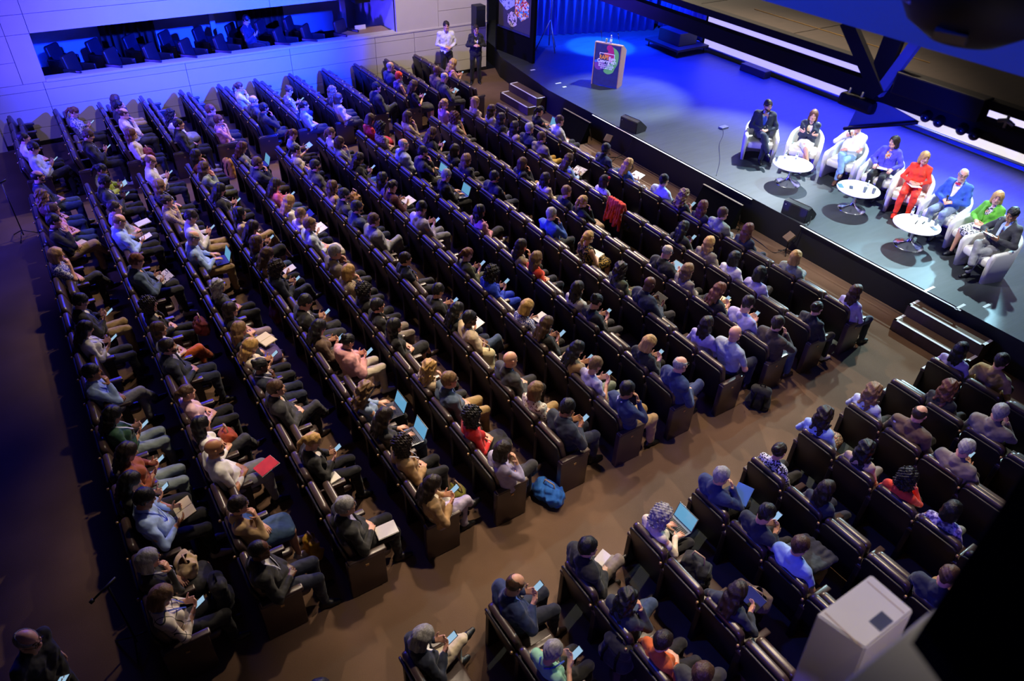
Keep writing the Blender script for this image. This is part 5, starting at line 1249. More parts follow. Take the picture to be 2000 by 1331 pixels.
# stage steps
def steps(x0, y0, y1, label):
    r = empty('stage_steps', (x0, (y0 + y1) / 2, 0)); tag(r, label, 'steps', 'steps up to the stage'); w = (y1 - y0) / 2
    for d0, d1, z in ((0, .32, .22), (.30, .62, .44)):
        b = boxes('step', [((d0, -w, 0.005 if d0 == 0 else .005), (d1, w, z))], M['ply_brown'], r)
        t = [((d0 - .002, -w, z), (d0 + .05, w, z + .004)), ((d0 - .002, -w, z), (d1 - .02, -w + .05, z + .004)), ((d0 - .002, w - .05, z), (d1 - .02, w, z + .004))]
        boxes('edge_tape', t, M['white_tape'], b)
steps(11.84, 16.93, 18.42, 'two-step white-edged stage steps near the lectern'); steps(11.84, 3.60, 5.02, 'two-step white-edged stage steps near the last armchair')
o = empty('bag', (15.30, 9.33, ZS), .6); tag(o, 'dark backpack standing on stage between two white armchairs', 'bag')
bm = bmesh.new(); add_box(bm, (-.10, -.16, 0), (.10, .16, .38), bev=.05); bm_obj('pack', bm, M['black_cloth'], o); tubes('strap', [([(-.05, -.1, .37), (-.02, -.08, .44), (0, .08, .44), (.02, .1, .37)], .012)], M['speaker_black'], o)
# side screen in its black surround
mat('screen_dark', '3a3340', rough=.7, emit='3a3348', estr=.10)
mat_pattern('pills', 'e4e0d4', ['c8281c', '3a9ab4', 'e8902c', 'f0ece0', 'd8b838'], 20, .20, 'cellcolor'); mat_pattern('lab', 'aeb8c4', ['5a6488'], 9, .40); mat_pattern('cameras', 'd8c8ae', ['3a3440'], 14, .46)
sa = math.atan2(19.16 - 21.07, 13.43 - 13.2)
ss = empty('projection_screen', (13.22, 20.93, ZS), sa); tag(ss, 'tall side screen showing hexagon pictures, in black surround', 'screen')
WS = 1.85
boxes('surround', [((0, 0, 0), (.10, .10, 4.6)), ((WS - .18, 0, 0), (WS, .10, 4.6)), ((.10, .03, 0), (WS - .18, .10, .78))], M['black_cloth'], ss)
boxes('screen_surface', [((.10, .03, .78), (WS - .18, .05, 4.4))], M['screen_dark'], ss)
boxes('bottom_bar', [((.10, .0, .74), (WS - .18, .04, .80))], M['print_navy'], ss)
def hexa(cx, cz, rr, m, sx=1.):
    bm = bmesh.new(); a = [bm.verts.new((cx + sx * rr * math.sin(q * math.pi / 3), .022, cz + rr * math.cos(q * math.pi / 3))) for q in range(6)]; b = [bm.verts.new((v.co.x, .03, v.co.z)) for v in a]
    bm.faces.new(a); bm.faces.new(b[::-1])
    for q in range(6): bm.faces.new((a[q], b[q], b[(q + 1) % 6], a[(q + 1) % 6]))
    return bm_obj('hexagon_picture', bm, M[m], ss)
hexa(.50, 1.72, .43, 'lab'); hexa(1.22, 1.48, .37, 'pills'); hexa(.78, 1.08, .25, 'cameras'); hexa(.98, 2.25, .22, 'lab')
# curtains round the stage, the projection screen at the back, stage-left tripod lamp
def curtain(name, x0, y0, x1, y1, z0, z1, m, amp=.06, n=60, waves=14, kind=None):
    bm = bmesh.new(); d = Vector((x1 - x0, y1 - y0, 0)); nn = Vector((-d.y, d.x, 0)).normalized(); cols = []
    for i in range(n * 2 + 1):
        t = i / (n * 2); p = Vector((x0, y0, 0)) + d * t; o = amp * math.sin(t * waves * 2 * math.pi + .6 * math.sin(t * 23))
        cols.append([bm.verts.new(p + nn * (o * (1.15 if z == z0 else .8) + q) + Vector((0, 0, z))) for q in (0, .012) for z in (z0, z1)])
    for a, b in zip(cols, cols[1:]): bm.faces.new((a[0], b[0], b[1], a[1])); bm.faces.new((a[2], a[3], b[3], b[2])); bm.faces.new((a[1], b[1], b[3], a[3])); bm.faces.new((a[0], a[2], b[2], b[0]))
    return bm_obj(name, bm, m, None, True)
o = curtain('stage_curtain', 14.2, 21.9, 19.6, 20.35, ZS + .01, 6.0, M['curtain_stage'], waves=20); tag(o, 'blue-lit pleated curtain along the far side of the stage', 'curtain')
o = curtain('stage_curtain', 19.95, 21.0, 19.95, 18.2, ZS + .1, 5.0, M['curtain_stage'], waves=9); tag(o, 'blue-lit curtain beside the big screen at stage back', 'curtain')
bm = bmesh.new(); add_box(bm, (13.05, 23.6, ZS), (14.6, 23.75, 5.0)); struct(bm_obj('wall_wing', bm, M['wall_panel']))
sc_ = empty('projection_screen', (19.45, 11.0, ZS)); tag(sc_, 'huge pale projection screen across the back of the stage', 'screen')
boxes('screen_surface', [((0, -6.8, .15), (.04, 6.68, 4.5))], M['screen_white'], sc_); tubes('bottom_roller', [([(-.03, -6.9, .15), (-.03, 6.85, .15)], .035)], M['steel'], sc_)
for dy in (6.95, 7.1): 
    bm = bmesh.new(); add_lathe(bm, [(.05, 0), (.11, .03), (.12, .10), (.11, .17), (.05, .2)], (-.05, dy, .05), 14); bm_obj('counterweight', bm, M['print_white'], sc_, True)
o = boxes('stage_box', [((19.0, 14.6, ZS), (19.30, 15.6, ZS + .22))], M['speaker_black'], bev=.02); tag(o, 'low black case on floor beneath the big screen', 'case')
tr = empty('light_stand', (14.75, 20.05, ZS)); tag(tr, 'tall tripod light stand beside the blue curtain', 'tripod')
tubes('pole', [([(0, 0, .15), (0, 0, 2.6)], .02)], M['steel'], tr)
for q in range(3): tubes('leg', [([(0, 0, .95), (.42 * math.cos(q * 2.1 + .4), .42 * math.sin(q * 2.1 + .4), .01)], .016)], M['steel'], tr)
bm = bmesh.new(); add_box(bm, (-.12, -.12, 2.5), (.12, .12, 2.75), bev=.03); bm_obj('lamp_head', bm, M['dark_plastic'], tr)
ds = empty('flight_case', (18.7, 18.2, ZS)); tag(ds, 'dark equipment desk by the far corner of the stage', 'desk')
boxes('case', [((-.4, -.5, .25), (.4, .5, .65))], M['speaker_black'], ds, bev=.02); boxes('table_top', [((-.7, -.8, .18), (.7, .8, .25))], M['black_paint'], ds)
for sx in (-.6, .6):
    for sy in (-.7, .7): tubes('leg', [([(sx, sy, .005), (sx, sy, .2)], .025)], M['dark_plastic'], ds)

# ---------------------------------------------------------------- along the side wall: box seats, curtains, loudspeakers, ushers
def box_chair(x, y, rz, label):
    r = empty('box_chair', (x, y, .955), rz); tag(r, label, 'chair', 'dark chairs in the side box')
    for nm, key in (('backrest', 'bc_back'), ('seat', 'bc_seat'), ('arm_frame', 'bc_arm'), ('arm_frame', 'bc_arm2'), ('base', 'bc_base')): shaped(nm, SEAT[key], None, r)
def bc(key, bm, m):
    mm = bpy.data.meshes.new(key); bmesh.ops.recalc_face_normals(bm, faces=bm.faces[:]); bm.to_mesh(mm); bm.free(); mm.materials.append(m); mm.polygons.foreach_set('use_smooth', [True] * len(mm.polygons)); SEAT[key] = mm
mat('box_leather', '1c1c22', rough=.35, bump=.05, bscale=60)
bc('bc_back', slanted(slab(.50, .50, .09, .06, .025), .08, .45, -.18), M['box_leather'])
bm = slab(.50, .50, .10, .06, .03); bmesh.ops.transform(bm, matrix=Matrix.Translation((.08, 0, .47)) @ Matrix.Rotation(math.radians(92), 4, 'Y'), verts=bm.verts[:]); bc('bc_seat', bm, M['box_leather'])
for key, s in (('bc_arm', 1), ('bc_arm2', -1)):
    bm = bmesh.new(); add_box(bm, (.05, s * .29 - .03, .28), (.52, s * .29 + .03, .66), bev=.025); bc(key, bm, M['box_leather'])
bm = bmesh.new(); add_box(bm, (.10, -.22, .0), (.48, .22, .36), bev=.02); bc('bc_base', bm, M['black_paint'])
BOXA = math.radians(-42)
front = [1.0, 1.95, 2.9, 3.8, 4.7, 6.35, 7.15]; back = [.75, 1.7, 2.6, 3.5, 4.4, 5.3, 6.15, 7.0]
for i, x in enumerate(front): box_chair(x, 21.75, BOXA, f'dark chair in side box front row, {ORD[i]} from its far-rear end')
for i, x in enumerate(back): box_chair(x, 22.75, BOXA, f'dark chair in side box back row, {ORD[i]} from its far-rear end')
box_chair(8.25, 21.85, BOXA - .3, 'single dark chair beside the desk in the side box')
add_person('dark-haired person in hooded top alone in the side box looking at phone', (5.45, 22.12, .96), BOXA, 'ph', 'm', 'short', 'bk', 'l', 'shirt', 'navy', 'tr', 'black', '', 1.0, 'people by the side wall')
for x0, x1, lab in ((2.1, 3.55, 'brown pleated curtain at side box, rear half'), (5.9, 7.35, 'brown pleated curtain at side box, stage half')):
    o = curtain('box_curtain', x1, 24.05, x0, 24.05, .97, 2.66, M['curtain_brown'], amp=.05, n=40, waves=8); tag(o, lab, 'curtain', 'brown curtains in the side box')
for i, x in enumerate((5.0, 9.0)):
    bm = bmesh.new(); add_box(bm, (x - .07, 23.2, .7), (x + .07, 23.34, 2.68)); struct(bm_obj(f'trim_{i + 2}', bm, M['niche_wall']))
d = empty('desk', (9.0, 21.75, .955)); tag(d, 'wooden desk in the side box behind the parapet', 'desk')
boxes('desktop', [((-.75, -.35, .55), (.70, .32, .59))], M['wood_top'], d)
for sx in (-.65, .6): boxes('leg', [((sx, -.3, 0), (sx + .05, .28, .55))], M['black_paint'], d)
o = boxes('name_card', [((8.75, 21.78, 1.547), (9.10, 21.80, 1.68))], M['paper']); tag(o, 'white folded card on the side box desk', 'card')
def wall_speaker(x, y, z, h, w, label):
    r = empty('loudspeaker', (x, y, z)); tag(r, label, 'loudspeaker')
    boxes('cabinet', [((-w / 2, -.22, 0), (w / 2, .10, h))], M['speaker_black'], r, bev=.02); boxes('grille', [((-w / 2 + .03, -.235, .03), (w / 2 - .03, -.222, h - .12))], M['dark_plastic'], r); boxes('bracket', [((-.03, .10, h * .5), (.03, .28, h * .5 + .06))], M['steel'], r)
wall_speaker(12.42, 20.75, 1.52, .62, .34, 'tall black loudspeaker on side wall above the dark-suited usher'); wall_speaker(9.05, 21.95, 2.30, .36, .5, 'black loudspeaker hanging under the soffit of the side box')
wall = empty('wall_sensor', (-1.0, 21.03, 1.40)); tag(wall, 'small white box fixed on the wall behind the side box', 'sensor'); boxes('case', [((-.06, -.05, 0), (.06, .01, .12))], M['print_white'], wall, bev=.01)
add_person('tall man in white shirt standing with clasped hands by the side wall', (11.12, 20.42, 0), math.radians(-105), 'standlap', 'm', 'short', 'db', 'l', 'shirt', 'white', 'tr', 'black', '', 1.06, 'ushers standing by the wall')
add_person('person in black jacket and glasses standing under the loudspeaker', (11.95, 20.05, 0), math.radians(-115), 'standhold', 'w', 'bun', 'db', 'l', 'jkt', 'black:white', 'tr', 'black', 'g', 1.0, 'ushers standing by the wall')
# at the back: standing man, two microphone stands
stm = add_person('bald man in black sweater standing behind the last row, holding phone', (-1.57, 5.10, 0), math.radians(-38), 'standph', 'm', 'bald', 'gy', 'l', 'shirt', 'black', 'tr', 'black', 'g', 1.0, 'people standing')
Js = pose('standph', 'm'); a = math.radians(-38); q = Js['wrR'] + Js['handR'][1] * .12 + V(.0, .0, .03)
phone((-1.57 + q[0] * math.cos(a) - q[1] * math.sin(a), 5.10 + q[0] * math.sin(a) + q[1] * math.cos(a), q[2]), a, 'phone in the hand of the standing bald man', -.6)
def mic_stand(x, y, rz, h, label):
    r = empty('microphone_stand', (x, y, 0), rz); tag(r, label, 'microphone stand', 'microphone stands behind the last row')
    tubes('pole', [([(0, 0, .05), (0, 0, h)], .011)], M['dark_plastic'], r)
    for k in range(3): tubes('leg', [([(0, 0, .16), (.26 * math.cos(k * 2.1), .26 * math.sin(k * 2.1), .01)], .010)], M['dark_plastic'], r)
    tubes('clip', [([(-.02, 0, h), (.09, 0, h + .03)], .012)], M['dark_plastic'], r)
    mic = tubes('microphone', [([(-.16, 0, h - .03), (.10, 0, h + .05)], [.011, .014]), ([(-.16, 0, h - .03), (-.20, 0, h - .045)], [.022, .02])], M['speaker_black'], r)
mic_stand(-.93, 5.75, math.radians(20), 1.10, 'microphone on stand behind the woman in window-pane check'); mic_stand(-1.05, 16.2, math.radians(10), 1.20, 'slim microphone stand behind last row, near far wall')

# ---------------------------------------------------------------- near the camera: lighting bridge, blue-lit fascia, balcony edge
mat('bridge_black', '08080b', rough=.55, noise=.2, nscale=6); mat('deck_brown', '2a2019', rough=.7, noise=.25, nscale=5, stretch=(1, 5, 1)); mat('fascia_paint', '8a93a4', rough=.7); mat('gold_edge', 'a88748', rough=.4, metal=.6)
mat('balcony_white', 'cfc9bd', rough=.6, noise=.04, nscale=5); mat('lens', '20283a', rough=.08, spec=1.)
br = empty('lighting_bridge', (5.2, 4.0, 6.0)); tag(br, 'long black lighting bridge hanging across the view of the stage screen', 'lighting bridge')
def B(x0, y0, z0, x1, y1, z1): return ((x0 - 5.2, y0 - 4, z0 - 6), (x1 - 5.2, y1 - 4, z1 - 6))
boxes('lower_beam', [B(5.2, -6, 5.991, 5.3, 13, 6.107)], M['bridge_black'], br); boxes('upper_beam', [B(5.2, -6, 6.178, 5.28, 13, 6.235)], M['bridge_black'], br)
for i, (y0, y1) in enumerate(((-6, 1.0), (1.01, 3.9), (3.91, 4.95), (4.96, 13))): boxes('deck_board', [B(5.28, y0, 6.19, 6.02, y1, 6.222)], M['deck_brown'] if i < 3 else M['bridge_black'], br)
boxes('edge_strip', [B(5.62, 2.9, 6.222, 5.63, 4.6, 6.226)], M['gold_edge'], br)
def strut(a, b, w, m, d=.05):
    a, b = Vector(a), Vector(b); u = (b - a).normalized(); s = u.cross(Vector((1, 0, 0))).normalized() * w / 2; t = Vector((d / 2, 0, 0)); bm = bmesh.new()
    r = [[bm.verts.new(p - Vector((5.2, 4, 6)) + q) for q in (-s - t, s - t, s + t, -s + t)] for p in (a, b)]
    for q in range(4): bm.faces.new((r[0][q], r[0][(q + 1) % 4], r[1][(q + 1) % 4], r[1][q]))
    bm.faces.new(r[0][::-1]); bm.faces.new(r[1]); return bm_obj('brace', bm, m, br)
strut((5.16, 3.36, 6.46), (5.16, 2.93, 6.05), .10, M['bridge_black']); strut((5.17, 2.80, 6.46), (5.17, 2.95, 6.05), .07, M['fascia_paint']); strut((5.19, 2.98, 6.46), (5.19, 3.0, 6.05), .14, M['bridge_black'])
boxes('ballast_box', [B(5.12, 2.2, 6.10, 5.24, 2.84, 6.25)], M['bridge_black'], br, bev=.01)
# flag and lamps hanging from the bridge
fl = empty('stage_lantern', (5.2, 3.1, 5.99)); tag(fl, 'black lantern with big blue-lit barn door hanging under the bridge', 'stage light')
bm = bmesh.new(); vs = [bm.verts.new(Vector(p) - Vector((5.2, 3.1, 5.99)) + Vector((d, 0, 0))) for d in (0, .012) for p in ((5.2, 3.118, 5.73), (5.2, 2.60, 5.955), (5.2, 2.90, 6.0), (5.2, 3.085, 5.95))]
bm.faces.new(vs[:4]); bm.faces.new(vs[4:][::-1])
for q in range(4): bm.faces.new((vs[q], vs[(q + 1) % 4], vs[4 + (q + 1) % 4], vs[4 + q]))
bm_obj('barn_door', bm, M['fascia_paint'], fl)
bm = bmesh.new(); add_tube(bm, [(-.02, .03, -.265), (-.02, -.50, -.035)], .014); bm_obj('door_edge', bm, M['bridge_black'], fl, True)
bm = bmesh.new(); add_box(bm, (-.06, -.16, -.10), (.10, .14, -.005), bev=.03); bm_obj('housing', bm, M['bridge_black'], fl)
for q in (.09, -.02): tubes('yoke', [([(0, q, -.10), (-.01, q, -.03), (0, q, .03)], .010)], M['steel'], fl)
LAMPL = ('first', 'second', 'third', 'fourth')
for i, (y, z) in enumerate(((2.555, 6.03), (2.458, 6.027), (2.292, 6.03), (2.201, 6.026))):
    r = empty('stage_lamp', (5.16, y, z - .03)); tag(r, f'{LAMPL[i]} of four small round lenses along the bridge, counted from the lantern', 'stage light', 'small round lamps on the lighting bridge')
    bm = bmesh.new(); add_lathe(bm, [(.030, 0), (.034, .01), (.034, .05), (.02, .06)], seg=18); bmesh.ops.rotate(bm, verts=bm.verts[:], matrix=Matrix.Rotation(math.radians(60), 3, 'Y')); bm_obj('can', bm, M['bridge_black'], r, True)
    bm = bmesh.new(); add_lathe(bm, [(.002, -.016), (.016, -.012), (.026, -.004), (.029, .002)], seg=18); bmesh.ops.rotate(bm, verts=bm.verts[:], matrix=Matrix.Rotation(math.radians(60), 3, 'Y')); bm_obj('lens', bm, M['lens'], r, True)
for y, lab in ((2.62, 'clamp nearest the lantern'), (2.05, 'clamp beyond the round lenses')):
    r = empty('pipe_clamp', (5.18, y, 6.14)); tag(r, f'small metal {lab} on top of the bridge', 'clamp', 'clamps on the bridge'); tubes('clamp', [([(0, -.05, 0), (0, 0, .02), (0, .05, 0)], .014), ([(0, 0, -.03), (0, 0, .05)], .010)], M['steel'], r)
bm = bmesh.new(); add_box(bm, (3.4, -4, 6.9), (3.48, 8, 8.9)); struct(bm_obj('wall_canopy_fascia', bm, M['fascia_paint']))
dm = empty('pendant_loudspeaker', (2.76, 1.34, 7.36)); tag(dm, 'big dark round dome hanging before the blue fascia at frame top', 'loudspeaker')
bm = bmesh.new(); add_lathe(bm, [(.02, -.25), (.11, -.235), (.20, -.18), (.26, -.09), (.28, 0), (.26, .08), (.16, .14), (.04, .17)], seg=48); bm_obj('dome', bm, M['bridge_black'], dm, True); tubes('hanger', [([(0, 0, .16), (0, 0, 1.6)], .02)], M['bridge_black'], dm)
for q, (a, e) in enumerate(((2.5, -.2), (3.4, -.6))):
    bm = bmesh.new(); add_box(bm, (.22, -.05, -.02), (.25, .05, .02), R=rot('z', a) @ rot('y', -e), t=(0, 0, -.05)); bm_obj('bracket', bm, M['steel'], dm)
# balcony edge by the camera and the white housing fixed in front of it
pj = empty('projector_housing', (1.98, .50, 5.4)); tag(pj, 'white angular projector housing jutting out below the balcony edge', 'projector')
s = 2.4 / 3.6
bm = bmesh.new(); x0, x1, y0, y1 = 2.73 * s - 1.98, 3.22 * s - 1.98, .62 * s - .50, .89 * s - .50
top = [(x0, y1), (x1, y1), (x1, y0), (x0 + .04, y0)]; low = [(x0 + .08, y1 - .02), (x1 + .02, y1), (x1 + .02, y0 - .06), (x0 + .10, y0 - .06)]
a = [bm.verts.new((x, y, 0)) for x, y in top]; b = [bm.verts.new((x, y, -.75)) for x, y in low]
bm.faces.new(a); bm.faces.new(b[::-1])
for q in range(4): bm.faces.new((a[q], b[q], b[(q + 1) % 4], a[(q + 1) % 4]))
bmesh.ops.bevel(bm, geom=bm.edges[:], offset=.006, segments=2, affect='EDGES'); bm_obj('housing', bm, M['balcony_white'], pj)
boxes('lid_seam', [((x0 + .03, y0 + .012, .0005), (x0 + .034, y1 - .01, .0015)), ((x1 - .045, y0 + .01, .0005), (x1 - .042, y1 - .01, .0015))], M['wood_top'], pj)
bm = bmesh.new(); add_box(bm, (x0 + .14, y0 + .012, -.004), (x0 + .22, y0 + .062, .003), bev=.003); bm_obj('vent_plate', bm, M['steel'], pj)
boxes('mount', [((-.05, -.40, -.30), (.05, y0, -.22))], M['bridge_black'], pj)
bm = bmesh.new(); add_box(bm, (.2, -.6, 5.2), (4.5, .205, 6.5), bev=.006); struct(bm_obj('wall_balcony_front', bm, M['balcony_white']))
bm = bmesh.new(); add_prism(bm, [(.79, .133), (1.21, .212), (2.2, .40), (4.0, .70), (4.0, -.9), (.70, -.9), (.74, -.02)], 6.86, 6.90); o = bm_obj('equipment_cover', bm, M['black_cloth']); tag(o, 'big black cover lying over the balcony rail at frame edge', 'cover')

# ---------------------------------------------------------------- held and lying things
def laptop(loc, rz, label, body='steel', sc=1.):
    r = empty('laptop', loc, rz, sc); tag(r, label, 'laptop', 'open laptops in the audience')
    k = ('laptop', body)
    if k not in MESH:
        def mk(bm, m):
            bmesh.ops.recalc_face_normals(bm, faces=bm.faces[:]); me = bpy.data.meshes.new('laptop'); bm.to_mesh(me); bm.free(); me.materials.append(M[m]); return me
        b = bmesh.new(); add_box(b, (-.11, -.16, 0), (.11, .16, .014), bev=.004); base = mk(b, body)
        b = bmesh.new()
        for i in range(5):
            for j in range(12): add_box(b, (-.035 + i * .022, -.138 + j * .0232, .014), (-.018 + i * .022, -.119 + j * .0232, .0165))
        keys = mk(b, 'dark_plastic' if body == 'steel' else 'speaker_black')
        R = rot('y', math.radians(18)); b = bmesh.new(); add_box(b, (0, -.16, 0), (.008, .16, .21), R=R, t=(.108, 0, .012), bev=.003); lid = mk(b, body)
        b = bmesh.new(); add_box(b, (-.002, -.15, .012), (-.0002, .15, .20), R=R, t=(.108, 0, .012)); scr = mk(b, 'screen_laptop')
        b = bmesh.new(); add_box(b, (-.095, -.045, .014), (-.05, .045, .0147)); pad = mk(b, 'dark_plastic' if body == 'steel' else 'speaker_black')
        MESH[k] = (base, keys, lid, scr, pad)
    base, keys, lid, scr, pad = MESH[k]
    bo = shaped('base', base, None, r); shaped('keyboard', keys, None, bo); shaped('touchpad', pad, None, bo); l = shaped('lid', lid, None, r); shaped('screen', scr, None, l); return r
mat('print_red', 'd0281c', rough=.6, noise=.2, nscale=9); mat('page_cream', 'd8c89c', rough=.7); mat('magazine', 'b4ada2', rough=.5); mat_pattern('magazine_print', 'd0cabf', ['3a3838'], 30, .42)
def booklet(loc, rz, label, ry=-.25, col='paper', opened=True, cover='dark_plastic', sc=1., cat='notebook', group='notebooks and papers in the audience'):
    r = empty('notebook', loc, rz, sc, 0, ry); tag(r, label, cat, group)
    k = ('booklet', opened, col, cover)
    if k not in MESH:
        def mk(bm, m): me = bpy.data.meshes.new('booklet'); bmesh.ops.recalc_face_normals(bm, faces=bm.faces[:]); bm.to_mesh(me); bm.free(); me.materials.append(M[m]); return me
        w = .15 if opened else .085
        b = bmesh.new(); add_box(b, (-.11, -w, -.004), (.11, w, 0)); c = mk(b, cover); b = bmesh.new()
        if opened:
            add_box(b, (-.105, -w + .004, 0), (.105, -.003, .009), bev=.003); add_box(b, (-.105, .003, 0), (.105, w - .004, .009), bev=.003)
        else: add_box(b, (-.106, -w + .004, 0), (.106, w - .004, .008))
        MESH[k] = (c, mk(b, col))
    c, p = MESH[k]; shaped('cover', c, None, r); shaped('pages', p, None, r); return r
def tablet(loc, rz, label, ry=-.5, lit=True):
    r = empty('tablet', loc, rz, 1, 0, ry); tag(r, label, 'tablet', 'tablets in the audience')
    if 'tablet' not in MESH:
        b = bmesh.new(); add_box(b, (-.09, -.125, 0), (.09, .125, .008), bev=.003); m1 = bpy.data.meshes.new('tablet'); b.to_mesh(m1); b.free(); m1.materials.append(M['dark_plastic'])
        b = bmesh.new(); add_box(b, (-.08, -.113, .008), (.08, .113, .0088)); m2 = bpy.data.meshes.new('tablet_screen'); b.to_mesh(m2); b.free(); m2.materials.append(M['screen_phone']); MESH['tablet'] = (m1, m2)
    shaped('case', MESH['tablet'][0], None, r); shaped('screen', MESH['tablet'][1], None, r, material=None if lit else M['dark_plastic']); return r
def bag(loc, rz, label, col, w=.30, h=.34, d=.16, kind='backpack', group=None, cat='bag', m='cloth', ry=0.):
    r = empty(kind, loc, rz, 1, 0, ry); tag(r, label, cat, group)
    v = Vol((-d, -w, -.04), (d, w, h + .08), .011)
    v.cone(V(0, -w * .26, d * .42), V(0, w * .26, d * .42), d * .46, d * .46, .05); v.cone(V(0, -w * .22, h - d * .4), V(0, w * .22, h - d * .4), d * .36, d * .36, .05)
    for q in (-1, 0, 1): v.cone(V(0, q * w * .26, d * .42), V(0, q * w * .22, h - d * .4), d * .45, d * .36, .05)
    if kind == 'backpack': v.cone(V(d * .38, -w * .16, h * .28), V(d * .38, w * .16, h * .28), d * .22, d * .22, .03)
    v.ripple(.012 if kind == 'backpack' else .030, 30 if kind == 'backpack' else 38, hash_of(label)); v.plane(V(0, 0, 0), V(0, 0, -1)); P, Q = v.mesh()
    shaped('bag_body', np_mesh('bag', P, Q, [M[m]]), cc(col) if col in COL else lin(col), r)
    if kind == 'backpack':
        for q in (-1, 1): tubes('strap', [([(-d * .3, q * w * .2, h * .9), (-d * .62, q * w * .24, h * .6), (-d * .6, q * w * .26, h * .25), (-d * .4, q * w * .24, h * .08)], .014)], M['black_cloth'], r)
        tubes('handle', [([(0, -.04, h - .02), (0, -.03, h + .04), (0, .03, h + .04), (0, .04, h - .02)], .010)], M['black_cloth'], r)
    else: tubes('handle', [([(0, -w * .25, h * .9), (0, -w * .18, h + .10), (0, w * .18, h + .10), (0, w * .25, h * .9)], .010)], M['wood_top'], r)
    return r
NOTABLET = {('M', 0, 2): ('booklet', 'open cream notebook being written in'), ('M', 1, 11): ('mag', 'open printed magazine'), ('M', 1, 18): ('tablet', 'lit blue tablet'), ('M', 5, 18): ('tablet', 'blue-lit tablet'), ('F', 10, 5): ('tablet', 'lit tablet'),
  ('M', 9, 4): ('tabletw', 'bright white tablet'), ('M', 8, 3): ('tabletoff', 'dark tablet'), ('M', 10, 11): ('mag', 'glossy magazine'), ('M', 6, 12): ('booklet', 'open white book'), ('R', 5, 2): ('tabletoff', 'dark tablet lying on a clutch'), ('M', 11, 10): ('booklet', 'loose white papers'),
  ('M', 4, 12): ('booklet', 'open page on lap'), ('M', 4, 13): ('tabletoff', 'folded brown card'), ('M', 6, 4): ('booklet', 'white notepad'), ('M', 5, 5): ('booklet', 'white notebook'), ('M', 1, 14): ('closed', 'thin white booklet'), ('M', 3, 10): ('closed', 'white paper')}
for b, k, j, dx, dy, sex, hair, hc, sk, top, tc, leg, lc, pn, fl, desc in PEOPLE:
    base = pn[:-1] if pn.endswith('x') else pn
    if base not in ('ph', 'type', 'typec', 'read'): continue
    x, y = seat_pos(b, k, j); x += dx; y += dy; J = pose(pn, sex); s_ = .995 if sex == 'w' else 1.045; at = where(b, k, j)
    if base == 'ph':
        q = (J['wrL'] + J['wrR']) / 2 + V(.115, 0, .075); phone((x + q[0] * s_, y + q[1] * s_, q[2] * s_), 0, f'phone held in hands, {at}', -.62)
    elif base in ('type', 'typec'): laptop((x + .60 * s_, y, .655), 0, f'open laptop on lap, {at}', 'steel' if (k + j) % 2 else 'speaker_black')
    else:
        q = (J['wrL'] + J['wrR']) / 2 + V(.13, 0, .045); p = (x + q[0] * s_, y, q[2] * s_); nb, lab = NOTABLET.get((b, k, j), ('booklet', 'open notebook')); lab = f'{lab}, {at}'
        if nb.startswith('tablet'): tablet(p, 0, lab, lit=not nb.endswith('off'))
        elif nb == 'mag': booklet(p, .2, lab, -.4, 'magazine_print', True, 'magazine', 1.05, 'magazine')
        else: booklet(p, .1, lab, -.3, 'page_cream' if 'cream' in lab else 'paper', nb != 'closed')
# on laps, seats and the carpet
booklet((1.02, 6.90, .72), .3, 'bright red printed booklet on knee of the bald man in white', -.15, 'print_red', False, 'paper', 1.25, 'booklet')
booklet((1.90, 5.22, .685), -.1, 'closed white notebook on lap of grey-haired man clasping hands', -.1, 'paper', False, 'paper', 1.15)
booklet((1.66, 6.33, .66), .2, 'closed white pad on the armrest beside blonde ponytail woman', 0, 'paper', False, 'paper', .9)
booklet((1.86, 9.50, .70), .3, 'open yellow-paged notebook on lap of laughing light-haired woman', -.1, 'page_cream', True, 'page_cream', 1.0)
booklet((-.14, 14.02, .68), .5, 'cream notebook on lap of person in black with khaki trousers', -.1, 'page_cream', False, 'paper', 1.2)
booklet((1.02, 14.35, .66), .2, 'white notepad on lap of dark-haired man in grey shirt', -.1, 'paper', False, 'paper', 1.2)
booklet((3.80, 3.52, .78), .2, 'small white notepad held by black-haired man across the aisle', -.4, 'paper', False, 'paper', .75)
booklet((8.92, 6.58, .70), .3, 'tan notebook on lap of copper-haired woman with phone', -.1, 'page_cream', False, 'wood_top', 1.2)
booklet((8.00, 8.95, .70), .2, 'open white notebook on lap of grey-haired man in blue', -.1, 'paper', True, 'paper', .85)
booklet((5.92, 3.35, .74), .4, 'bright blue folder held by grey-haired man in dark blue', -.5, 'print_blue', False, 'print_blue', 1.2, 'folder')
bag((3.36, 17.0, .0), .4, 'yellow-orange backpack standing in the cross aisle by end seat', 'b07a18', .30, .46, .2)
bag((8.10, 4.85, .0), .6, 'black backpack standing on carpet at a row end', '0e0f14', .32, .42, .22); bag((4.18, 5.05, .0), .3, 'crumpled bright blue bag on the carpet at a row end', '1d62b8', .40, .24, .30, 'tote_bag')
bag((.02, 5.50, .36), .0, 'big charcoal backpack in front of woman in window-pane check', '15161a', .32, .46, .20); bag((1.16, 5.86, .0), .2, 'yellow soft bag on floor beside the denim-skirted woman', 'c89a20', .28, .30, .16, 'tote_bag')
bag((4.62, 7.42, .47), .3, 'cream tote bag with striped handles on an empty seat', 'cdbd92', .34, .34, .16, 'tote_bag'); bag((.76, 7.72, .64), .2, 'round burnt-orange bag on lap of woman in white', '9c3c14', .22, .14, .16, 'handbag')
bag((-.20, 5.92, .64), .1, 'beige handbag on lap of grey bobbed woman', 'b49a72', .26, .11, .20, 'handbag'); bag((1.12, 10.52, .46), .0, 'dark red bag with black strap beside curly woman', '5e0d18', .30, .24, .2, 'handbag')
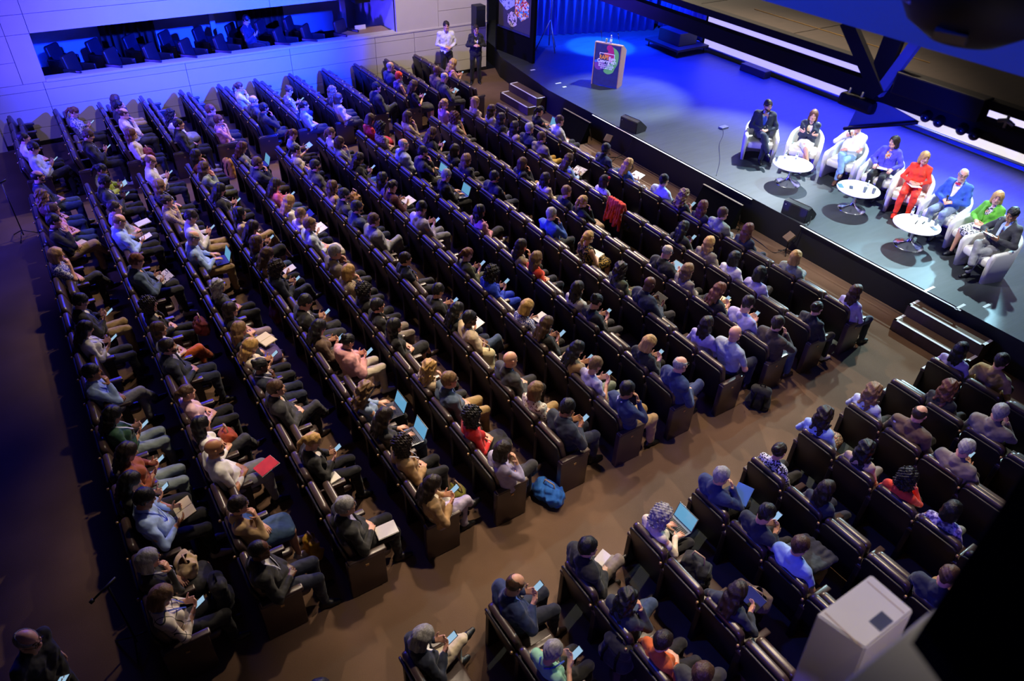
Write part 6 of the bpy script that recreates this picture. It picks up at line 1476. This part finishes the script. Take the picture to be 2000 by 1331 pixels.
bag((9.42, 9.62, .48), .3, 'black bag with yellow trim on seat beside fair woman', '16160f', .30, .30, .2, 'handbag'); bag((3.30, 2.62, .40), .2, 'black backpack in front of the person in mint', '101115', .34, .42, .22)
bag((4.72, 2.92, .46), .2, 'black bag on the empty seat near curly-haired laptop user', '0d0e12', .36, .32, .24, 'handbag'); bag((3.10, 5.62, .0), .1, 'yellow and black woven bag on floor at the row end', '6e6a1c', .36, .30, .2, 'tote_bag')
bag((2.40, 10.85, .0), .1, 'dark red bag on floor beside the mauve-trousered woman', '6a1218', .30, .30, .2, 'tote_bag'); bag((4.55, 9.9, .0), .2, 'beige strapped bag on floor by long-curled woman', 'a8946a', .26, .32, .16, 'tote_bag')
bag((5.02, 13.35, .44), .2, 'tan leather bag by the long blonde woman in white', '9a7038', .34, .30, .18, 'tote_bag'); bag((4.95, 2.28, .60), .3, 'brown speckled clutch on lap of long-haired woman in navy', '5a4a38', .40, .14, .24, 'handbag')
bag((1.78, 17.55, .62), .1, 'brick-red bag on lap of auburn woman by far wall', '7e2a1c', .28, .16, .2, 'handbag')
# bright jacket thrown over an empty seat back, blanket-like coat on the knees of a man across the aisle
v = Vol((-.25, -.36, -.10), (.25, .36, .62), .011)
for q in np.linspace(-.2, .2, 7): v.cone(V(-.02, q, .50), V(-.10 - .02 * math.sin(q * 30), q * 1.05, .06 + .06 * math.sin(q * 22)), .040, .028, .02); v.cone(V(.02, q, .50), V(.10, q, .28), .036, .024, .02)
v.cone(V(-.03, -.20, .47), V(-.09, -.24, -.02), .045, .034, .02); v.ripple(.012, 34, 5); P, Q = v.mesh()
jx, jy = seat_pos('M', 10, 9); o = shaped('draped_jacket', np_mesh('jacket', P, Q, [M['cloth']]), lin('e03c1c')); o.location = (rowx(10, 9.9) + .06, 10.0, .49); tag(o, 'vivid orange-red jacket draped over a seat back', 'jacket')
v = Vol((-.3, -.3, -.12), (.3, .3, .2), .011)
for q in np.linspace(-.18, .18, 6): v.cone(V(-.18, q, .02), V(.2, q * 1.1, .0 - .04 * abs(q) * 5), .05, .045, .03)
v.ripple(.016, 26, 8); P, Q = v.mesh(); o = shaped('folded_coat', np_mesh('coat', P, Q, [M['cloth']]), lin('22262e')); o.location = (5.98, 2.33, .68); tag(o, 'dark grey coat folded on lap of man in light blue shirt', 'coat')
# hair flower
fp = [o for o in C.objects if o.name.startswith('person') and 'red flower' in str(o.get('label', ''))]
if fp:
    Jf = pose('lap', 'w'); bm = bmesh.new(); bmesh.ops.create_icosphere(bm, subdivisions=2, radius=.034); o = bm_obj('hair_flower', bm, M['print_red'], fp[0], True); o.location = tuple(Jf['head'] + V(.05, -.075, .085))
